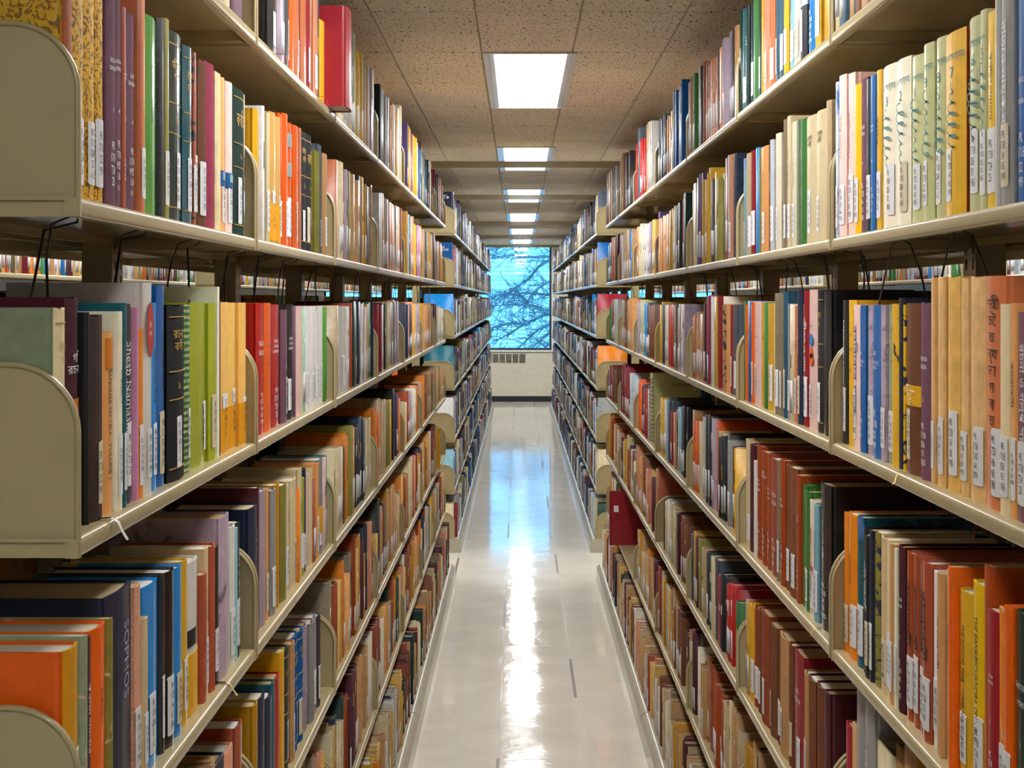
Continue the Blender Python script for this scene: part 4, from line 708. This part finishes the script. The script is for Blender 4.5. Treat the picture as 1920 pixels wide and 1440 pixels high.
        m = MB(); m.face([(.0005, t*.4*math.cos(a), h*.78+h*.13*math.sin(a)) for a in [q*math.pi/12 for q in range(24)]]); ov_ = m.obj('oval', M['ink_red'], r); pmesh('lettering', text_mesh('একটি\nগল্প', t*.5, h*.12, False, M['ink_white']), ov_, .0008, 0, h*.78)
    elif sp_ == 'yellowfoot':
        patch(r, 'foot_band', t, .001, h*.40, PAL['yellow'], -.5, .5); b = patch(r, 'black_box', t, h*.45, h*.56, PAL['black'], -.5, .1); pmesh('title', text_mesh('জীবনের গান ও কথা', t*.2, h*.5, True, M['ink_black']), r, xs, t*.34, h*.74)
    elif sp_ in ('sig', 'sigbig'):
        pmesh('title', text_mesh('রচনাসংগ্রহ', t*.9, h*.05, False, M['ink_teal']), r, xs, 0, h*.86); pmesh('volume_number', text_mesh(str(idx % 9+1), t*.25, h*.06, False, M['ink_teal']), r, xs, 0, h*.78)
        m = squiggle(min(t*.8, .04), h*.36, 6, idx, .0018); m.obj('signature', M['ink_teal'], r, (xs, 0, h*.54))
    elif sp_ == 'signature': m = squiggle(t*.35, h*.42, 7, 4, .0009); m.obj('signature', M['ink_black'], r, (xs, t*.15, h*.62))
    elif sp_ == 'yellowtag': b = patch(r, 'paper_tag', t, h*.40, h*.52, PAL['yellow'], -.5, .5); m = squiggle(t*.7, h*.1, 4, 3, .0009); m.obj('print', M['ink_white'], b, (.0009, 0, h*.46))
    elif sp_ == 'graphic': patch(r, 'picture', t, h*.42, h*.85, PAL['paleblue'], -.35, .5); pmesh('title', text_mesh('গীতবিতান', t*.4, h*.36, True, M['ink_black']), r, .0009, 0, h*.62)
    elif sp_ == 'figure':
        for zz, c, w_ in ((.64, 'brightblue', .2), (.55, 'orange', .16), (.5, 'orange', .22)):
            m = MB(); m.face([(.0006, t*w_*math.cos(a)+t*.05, h*zz+h*.045*math.sin(a)) for a in [q*math.pi/8 for q in range(16)]], (*PAL[c], .5)); m.obj('picture', M['matte'], r)
        pmesh('title', text_mesh('কবি', t*.4, h*.025, False, M['ink_brownink']), r, xs, 0, h*.74)
    elif sp_ == 'redyellow': patch(r, 'stripe', t, h*.35, h*.9, PAL['yellow'], -.5, -.2); pmesh('title', text_mesh('জীবন ও গান', t*.4, h*.4, True, M['ink_white']), r, .0009, t*.1, h*.6)
    elif sp_ == 'yellowmid': patch(r, 'stripe', t, h*.22, h*.5, PAL['yellow'], -.5, .5)
    elif sp_ == 'orangecover': patch(r, 'paper_patch', t, h*.36, h*.52, PAL['ivory'], -.5, .5)
    elif sp_ == 'greentext': pmesh('title', text_mesh('রচনা', t*.3, h*.5, True, M['ink_teal']), r, xs, t*.2, h*.6)
    if sp_ == 'spiral':
        cover_print(r, side, 'A BENGALI', .16, .011, -.115, h*.84, hb, M['ink_black'])
        for q in range(16):
            z = h*(q+.7)/17; m = MB(); m.tube([(-.004+.009*math.cos(a), 1.15*hb*math.sin(a), z) for a in [w_*math.pi/5 for w_ in range(11)]], .0014, 4); m.obj('coil', M['wire'], r)
    if 'ctxt' in opt: cover_print(r, side, COVTXT[opt['ctxt']], D*.8, .03, -D*.5, h*.86, hb, M['ink_white'])
    if sp_ == 'coverlabel': m = MB(); q = -1 if side == 'L' else 1; m.box((-.045, q*hb-.0006, h*.62), (-.022, q*hb+.0006, h*.74)); m.obj('call_label', M['label'], r)
    if tt == 'tara':   # gilt word on the cover side that faces the camera
        cover_print(r, side, 'তারা', .05, .022, -.11, h*.52, hb, M['ink_gold']); cover_print(r, side, '10', .02, .02, -.07, h*.86, hb, M['ink_white'])
    # words
    size = 'thick ' if t > .05 else 'slim ' if t < .02 else ''
    noun = SPECIAL.get(sp_) or SPT.get(tt) or size+CW.get(cname, cname)+' '+KINDW[style]
    if key in ('LD7', 'RE6'): tag(r, noun+' near the far end of the near %s stack' % ('left' if side == 'L' else 'right'), 'book', 'books on the near shelves'); return r
    if style == 'stone' and noun.startswith(size+CW.get(cname, cname)): noun = size+'stone-printed '+CW.get(cname, cname)+' book'
    tag(r, '%s, %s from camera on %s shelf of %s %s bay' % (noun, ORD[idx], dict(T='top', A='second', B='third', C='fourth', D='fifth', E='sixth')[row], BAYW[sec-1] if not far else 'farther', 'left' if side == 'L' else 'right'), 'book', 'books on the near shelves')
    return r

# ------------------------------------------------------------------ all other books: one mesh
S = dict(X=[], Y=[], Z=[], f=[], D=[], t=[], h=[], c=[], p=[], l=[], ti=[], ro=[])
def stuff(X, f, y, z, D, t, h, col, page, lab, tit, rough):   # X: world x of the spine plane; f: the spine faces +X or -X
    for k, v in zip('X f Y Z D t h c p l ti ro'.split(), (X, f, y, z, D, t, h, col, page, lab, tit, rough)): S[k].append(v)
PA = {'mix': 'cream maroon darkgreen navy ivory tan tan beige beige ochre gold sand peach salmon brown brick rust crimson maroon navy slate charcoal black blue teal darkgreen olive palegrey white lilac grey darkbrown'.split(),
      'warm': 'cream cream tan tan tan beige beige ochre amber sand peach salmon brown brown brick rust taupe gold ivory maroon darkgreen navy palegrey charcoal'.split(),
      'cool': 'navy navy slate black charcoal white white palegrey palegrey blue slateteal darkgreen grey darkbrown maroon crimson cream beige paleblue lilac brown olive brightblue'.split(),
      'bright': 'white white ivory cream palegrey paleblue navy black orange amber crimson yellow brightblue sand tan maroon green'.split()}
rs = random.Random(99)
def fill(X0, f, sb, ya, yb, row, pal, dense=1.0, hmax=.27, lab=.6):
    y = ya; run = 0
    while y < yb-.012:
        if run <= 0: c = rs.choice(PA[pal]); run = rs.choice((1, 1, 1, 1, 2, 3, 4)); hb = min(hmax, max(.165, rs.gauss(.215, .022))); tb = rs.uniform(.012, .045)
        t = min(tb*rs.uniform(.85, 1.15), yb-y); run -= 1
        j = rs.uniform(.6, .98); col = tuple(min(1, q*j) for q in PAL[c]); h = min(hmax, hb+rs.uniform(-.003, .003))
        tit = None
        if rs.random() < .45: k = PAL[rs.choice(('gold', 'white', 'black', 'ivory', 'crimson'))]; tit = (*k, rs.uniform(.5, .8), rs.uniform(.05, .2))
        stuff(X0-f*(sb+rs.choice((-.003, 0, .002, .004, .008, .016))), f, y+t/2, ZSH[row], h*rs.uniform(.6, .74), t*.985, h, col, WHITE_PAGE if rs.random() < .25 else rs.choice(CREAM_PAGE), rs.random() < lab and t > .012, tit, rs.choice((.35, .5, .65, .8)))
        y += t
        if rs.random() < .012*dense: y += rs.uniform(.01, .05)
HEROES = []
for key, rows in TABLE.items():
    side, row, sec = key[0], key[1], int(key[2])
    for i, (y0, t, h, cn, he, fl) in enumerate(rows):
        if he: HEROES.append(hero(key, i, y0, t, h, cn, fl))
        else:
            j = rs.uniform(.66, .90); w = 'L' in fl; col = tuple(min(1, q*j) for q in PAL[cn])
            tit = (*PAL[rs.choice(('gold', 'white', 'black'))], rs.uniform(.5, .75), rs.uniform(.06, .22)) if rs.random() < .5 else None
            f = 1 if side == 'L' else -1; stuff(-f*((XL if side == 'L' else XR)+setback(key)+rs.choice((-.002, 0, .002, .004, .009))), f, y0+t/2, ZSH[row], h*.68, t, h, col, rs.choice(CREAM_PAGE), w, tit, rs.choice((.35, .55, .75)))
for side, X1, X2, f in (('L', -XL, -XL2, 1), ('R', XR, XR2, -1)):
    for row in ROWS:
        for k in range(7):
            key = side+row+str(k+1); a, b = J1[k]+.012, J1[k+1]-.012
            sb = -.022 if row == 'F' else .012 if row in 'BCDE' else .006
            if key in TABLE:   # the part of the bay outside the picture
                y1 = TABLE[key][0][0]
                if y1-a > .08 and k == 0: fill(X1, f, sb, a, y1-.004, row, 'mix')
                continue
            if key == 'LD7': b = 6.985
            if key == 'RE6': a = 6.64
            fill(X1, f, sb, a, b-(rs.random() < .25)*rs.uniform(.02, .12), row, 'warm' if row in 'DEF' else 'mix', hmax=.265 if row != 'F' else .25)
        fc = dict(zip(ROWS, 'navy blue brightblue teal palegrey lightblue cream'.split() if side == 'L' else 'slate blue crimson amber grey cream darkgreen'.split()))[row]
        y2 = J2[0]+.012
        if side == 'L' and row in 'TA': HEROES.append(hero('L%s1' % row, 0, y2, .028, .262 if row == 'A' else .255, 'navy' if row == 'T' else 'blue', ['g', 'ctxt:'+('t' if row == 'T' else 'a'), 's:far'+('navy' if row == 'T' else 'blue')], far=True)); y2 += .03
        else:
            for q in range(2): h_ = (.262, .235)[q]; stuff(X2-f*.01, f, y2+.014, ZSH[row], .185, .026, h_ if row != 'F' else .22, PAL[fc], WHITE_PAGE, q == 1, None, .4); y2 += .028
        for k in range(12):
            fill(X2, f, -.012 if row == 'F' else .008, y2 if k == 0 else J2[k]+.012, J2[k+1]-.012-(rs.random() < .25)*rs.uniform(.02, .15), row, 'cool', hmax=.27 if row != 'F' else .25)
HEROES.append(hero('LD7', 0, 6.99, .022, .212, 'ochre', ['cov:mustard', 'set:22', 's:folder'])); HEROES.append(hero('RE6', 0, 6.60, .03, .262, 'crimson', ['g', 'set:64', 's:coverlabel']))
for X, sg, ya, yb, nxt in REAR:      # books of the neighbouring aisles
    n = round((yb-ya)/.92)
    for row in ROWS:
        for k in range(n):
            a = ya+(yb-ya)*k/n+.012; b = ya+(yb-ya)*(k+1)/n-.012
            fill(X, sg, .01, a, b, row, 'bright' if nxt else 'mix', hmax=.24 if row == 'B' else .265, lab=.85 if nxt else .3)
def build_stuff():
    # template vertex = (kx0, kxD, kyt, ky0, kz0, kzh)
    o = .0025
    P = [(-.0022, 0, -.5, 0, 0, 0), (0, 0, -.32, 0, 0, 0), (0, 0, .32, 0, 0, 0), (-.0022, 0, .5, 0, 0, 0), (0, -1, .5, 0, 0, 0), (0, -1, -.5, 0, 0, 0)]
    V = P+[(a, b, c, d, 0, 1) for a, b, c, d, e, f in P]
    I = [(-.005, 0, -.5, o, 0, 1), (-.005, 0, .5, -o, 0, 1), (0, -1, .5, -o, 0, 1), (0, -1, -.5, o, 0, 1)]
    V = V+I+[(a, b, c, d, -.004, 1) for a, b, c, d, e, f in I]
    Fc = [(0, 1, 7, 6), (1, 2, 8, 7), (2, 3, 9, 8), (3, 4, 10, 9), (4, 5, 11, 10), (5, 0, 6, 11), (6, 7, 12, 12), (7, 8, 13, 12), (8, 9, 13, 13), (9, 10, 14, 13), (11, 6, 12, 15), (12, 13, 17, 16), (13, 14, 18, 17), (15, 12, 16, 19)]
    Fc = [f if len(set(f)) == 4 else tuple(dict.fromkeys(f)) for f in Fc]; Fp = [(16, 17, 18, 19), (14, 15, 19, 18)]
    nb = len(S['X']); A = {k: np.array(S[k], dtype=np.float64) for k in ('X', 'f', 'Y', 'Z', 'D', 't', 'h', 'ro')}
    col = np.array(S['c']); pg = np.array(S['p'])
    verts = []; loops = []; sizes = []; cols = []; base = 0
    def emit(K, sel, faces, colour):
        nonlocal base
        K = np.array(K); n = len(sel); D, t, h = A['D'][sel], A['t'][sel], A['h'][sel]
        x = K[None, :, 0]+K[None, :, 1]*D[:, None]; y = K[None, :, 2]*t[:, None]+K[None, :, 3]; z = K[None, :, 4]+K[None, :, 5]*h[:, None]
        return emit_xyz(x, y, z, sel, faces, colour)
    def emit_xyz(x, y, z, sel, faces, colour):
        nonlocal base
        n = len(sel); s = A['f'][sel][:, None]
        wx = A['X'][sel][:, None]+x*s; wy = A['Y'][sel][:, None]+y*s; wz = A['Z'][sel][:, None]+z
        verts.append(np.stack([wx, wy, wz], -1).reshape(-1, 3)); nv = x.shape[1]
        for f in faces:
            idx = base+np.arange(n)[:, None]*nv+np.array(f)[None, :]; loops.append(idx.ravel()); sizes.append(np.full(n, len(f)))
            cols.append(np.repeat(colour, len(f), axis=0))
        base += n*nv
    al = A['ro'][:, None]
    every = np.arange(nb); emit(V, every, Fc, np.concatenate([col, al], 1)); base0 = base
    # pages share the vertices of the first block
    nv = len(V)
    for f in Fp: loops.append((np.arange(nb)[:, None]*nv+np.array(f)[None, :]).ravel()); sizes.append(np.full(nb, 4)); cols.append(np.repeat(np.concatenate([pg, np.full((nb, 1), .85)], 1), 4, axis=0))
    def plate(sel, y0, y1, z0, z1, colour, ex):
        x = np.tile([-.002, -.002, -.002, -.002, ex, ex, ex, ex], (len(sel), 1)); y = np.stack([y0, y1, y1, y0]*2, 1); z = np.stack([z0, z0, z1, z1]*2, 1)
        emit_xyz(x, y, z, sel, [(4, 5, 6, 7), (0, 1, 5, 4), (1, 2, 6, 5), (2, 3, 7, 6), (3, 0, 4, 7)], colour)
    sel = np.array([i for i in range(nb) if S['l'][i]]); t, h = A['t'][sel], A['h'][sel]; w = np.minimum(.024, t*.8)/2; zz = rng.uniform(.012, .022, len(sel)); hh = np.minimum(h*.34, rng.uniform(.055, .075, len(sel)))
    cl = np.array([(*srgb('cfd0d2'), .5)]*len(sel)); plate(sel, -w, w, zz, zz+hh, cl, .0005)
    sel = np.array([i for i in range(nb) if S['ti'][i]]); tt = np.array([S['ti'][i] for i in sel]); t, h = A['t'][sel], A['h'][sel]
    plate(sel, -t*.14, t*.14, h*(tt[:, 3]-tt[:, 4]/2), h*(tt[:, 3]+tt[:, 4]/2), np.concatenate([tt[:, :3], np.full((len(sel), 1), .5)], 1), .0004)
    v = np.concatenate(verts); lo = np.concatenate(loops); sz = np.concatenate(sizes); cc = np.concatenate(cols)
    me = bpy.data.meshes.new('shelved_books'); me.vertices.add(len(v)); me.vertices.foreach_set('co', v.ravel().astype(np.float32)); me.loops.add(len(lo)); me.loops.foreach_set('vertex_index', lo.astype(np.int32))
    me.polygons.add(len(sz)); me.polygons.foreach_set('loop_start', np.concatenate([[0], np.cumsum(sz)[:-1]]).astype(np.int32))
    me.update(calc_edges=True); at = me.color_attributes.new('col', 'FLOAT_COLOR', 'CORNER'); at.data.foreach_set('color', cc.astype(np.float32).ravel()); me.materials.append(M['stuff'])
    print('STUFF', nb, 'books', len(sz), 'faces')
    return me

tag(obj('shelved_books', build_stuff()), 'many more shelved books filling the farther and lower shelves', kind='stuff')

# ------------------------------------------------------------------ ribbon bookmarks hanging from a few books
def ribbon(parent, pts, w, col, name='ribbon_bookmark'):
    m = MB(); rows = [[(x, y-w/2, z), (x, y+w/2, z)] for x, y, z in pts]; rows2 = [[(x+.0006, y-w/2, z), (x+.0006, y+w/2, z)] for x, y, z in pts]
    m.grid(rows, (*col, .5)); m.grid(rows2, (*col, .5)); m.obj(name, M['matte'], parent)
def near(key, y):
    best = None
    for o in HEROES:
        if o['label'].endswith(dict(T='top', A='second', B='third', C='fourth', D='fifth')[key[1]]+' shelf of %s %s bay' % (BAYW[int(key[2])-1], 'left' if key[0] == 'L' else 'right')):
            if best is None or abs(o.location.y-y) < abs(best.location.y-y): best = o
    return best
for key, y, col, w, drop in (('LB1', 1.40, srgb('ece6d8'), .007, .022), ('LC1', 1.93, srgb('e0c080'), .006, .02), ('LT2', 2.34, srgb('e8400c'), .006, .02), ('LT2', 2.86, srgb('e8400c'), .005, .02), ('RB1', 1.72, srgb('e8c020'), .004, .012), ('RC2', 2.2, srgb('e8c020'), .003, .01)):
    b = near(key, y)
    if b is not None: ribbon(b, [(-.01, 0, .0022), (.012, .001, .0022), (.0185, .002, -.002), (.021, .004, -.010), (.026, .010, -drop)], w, col)
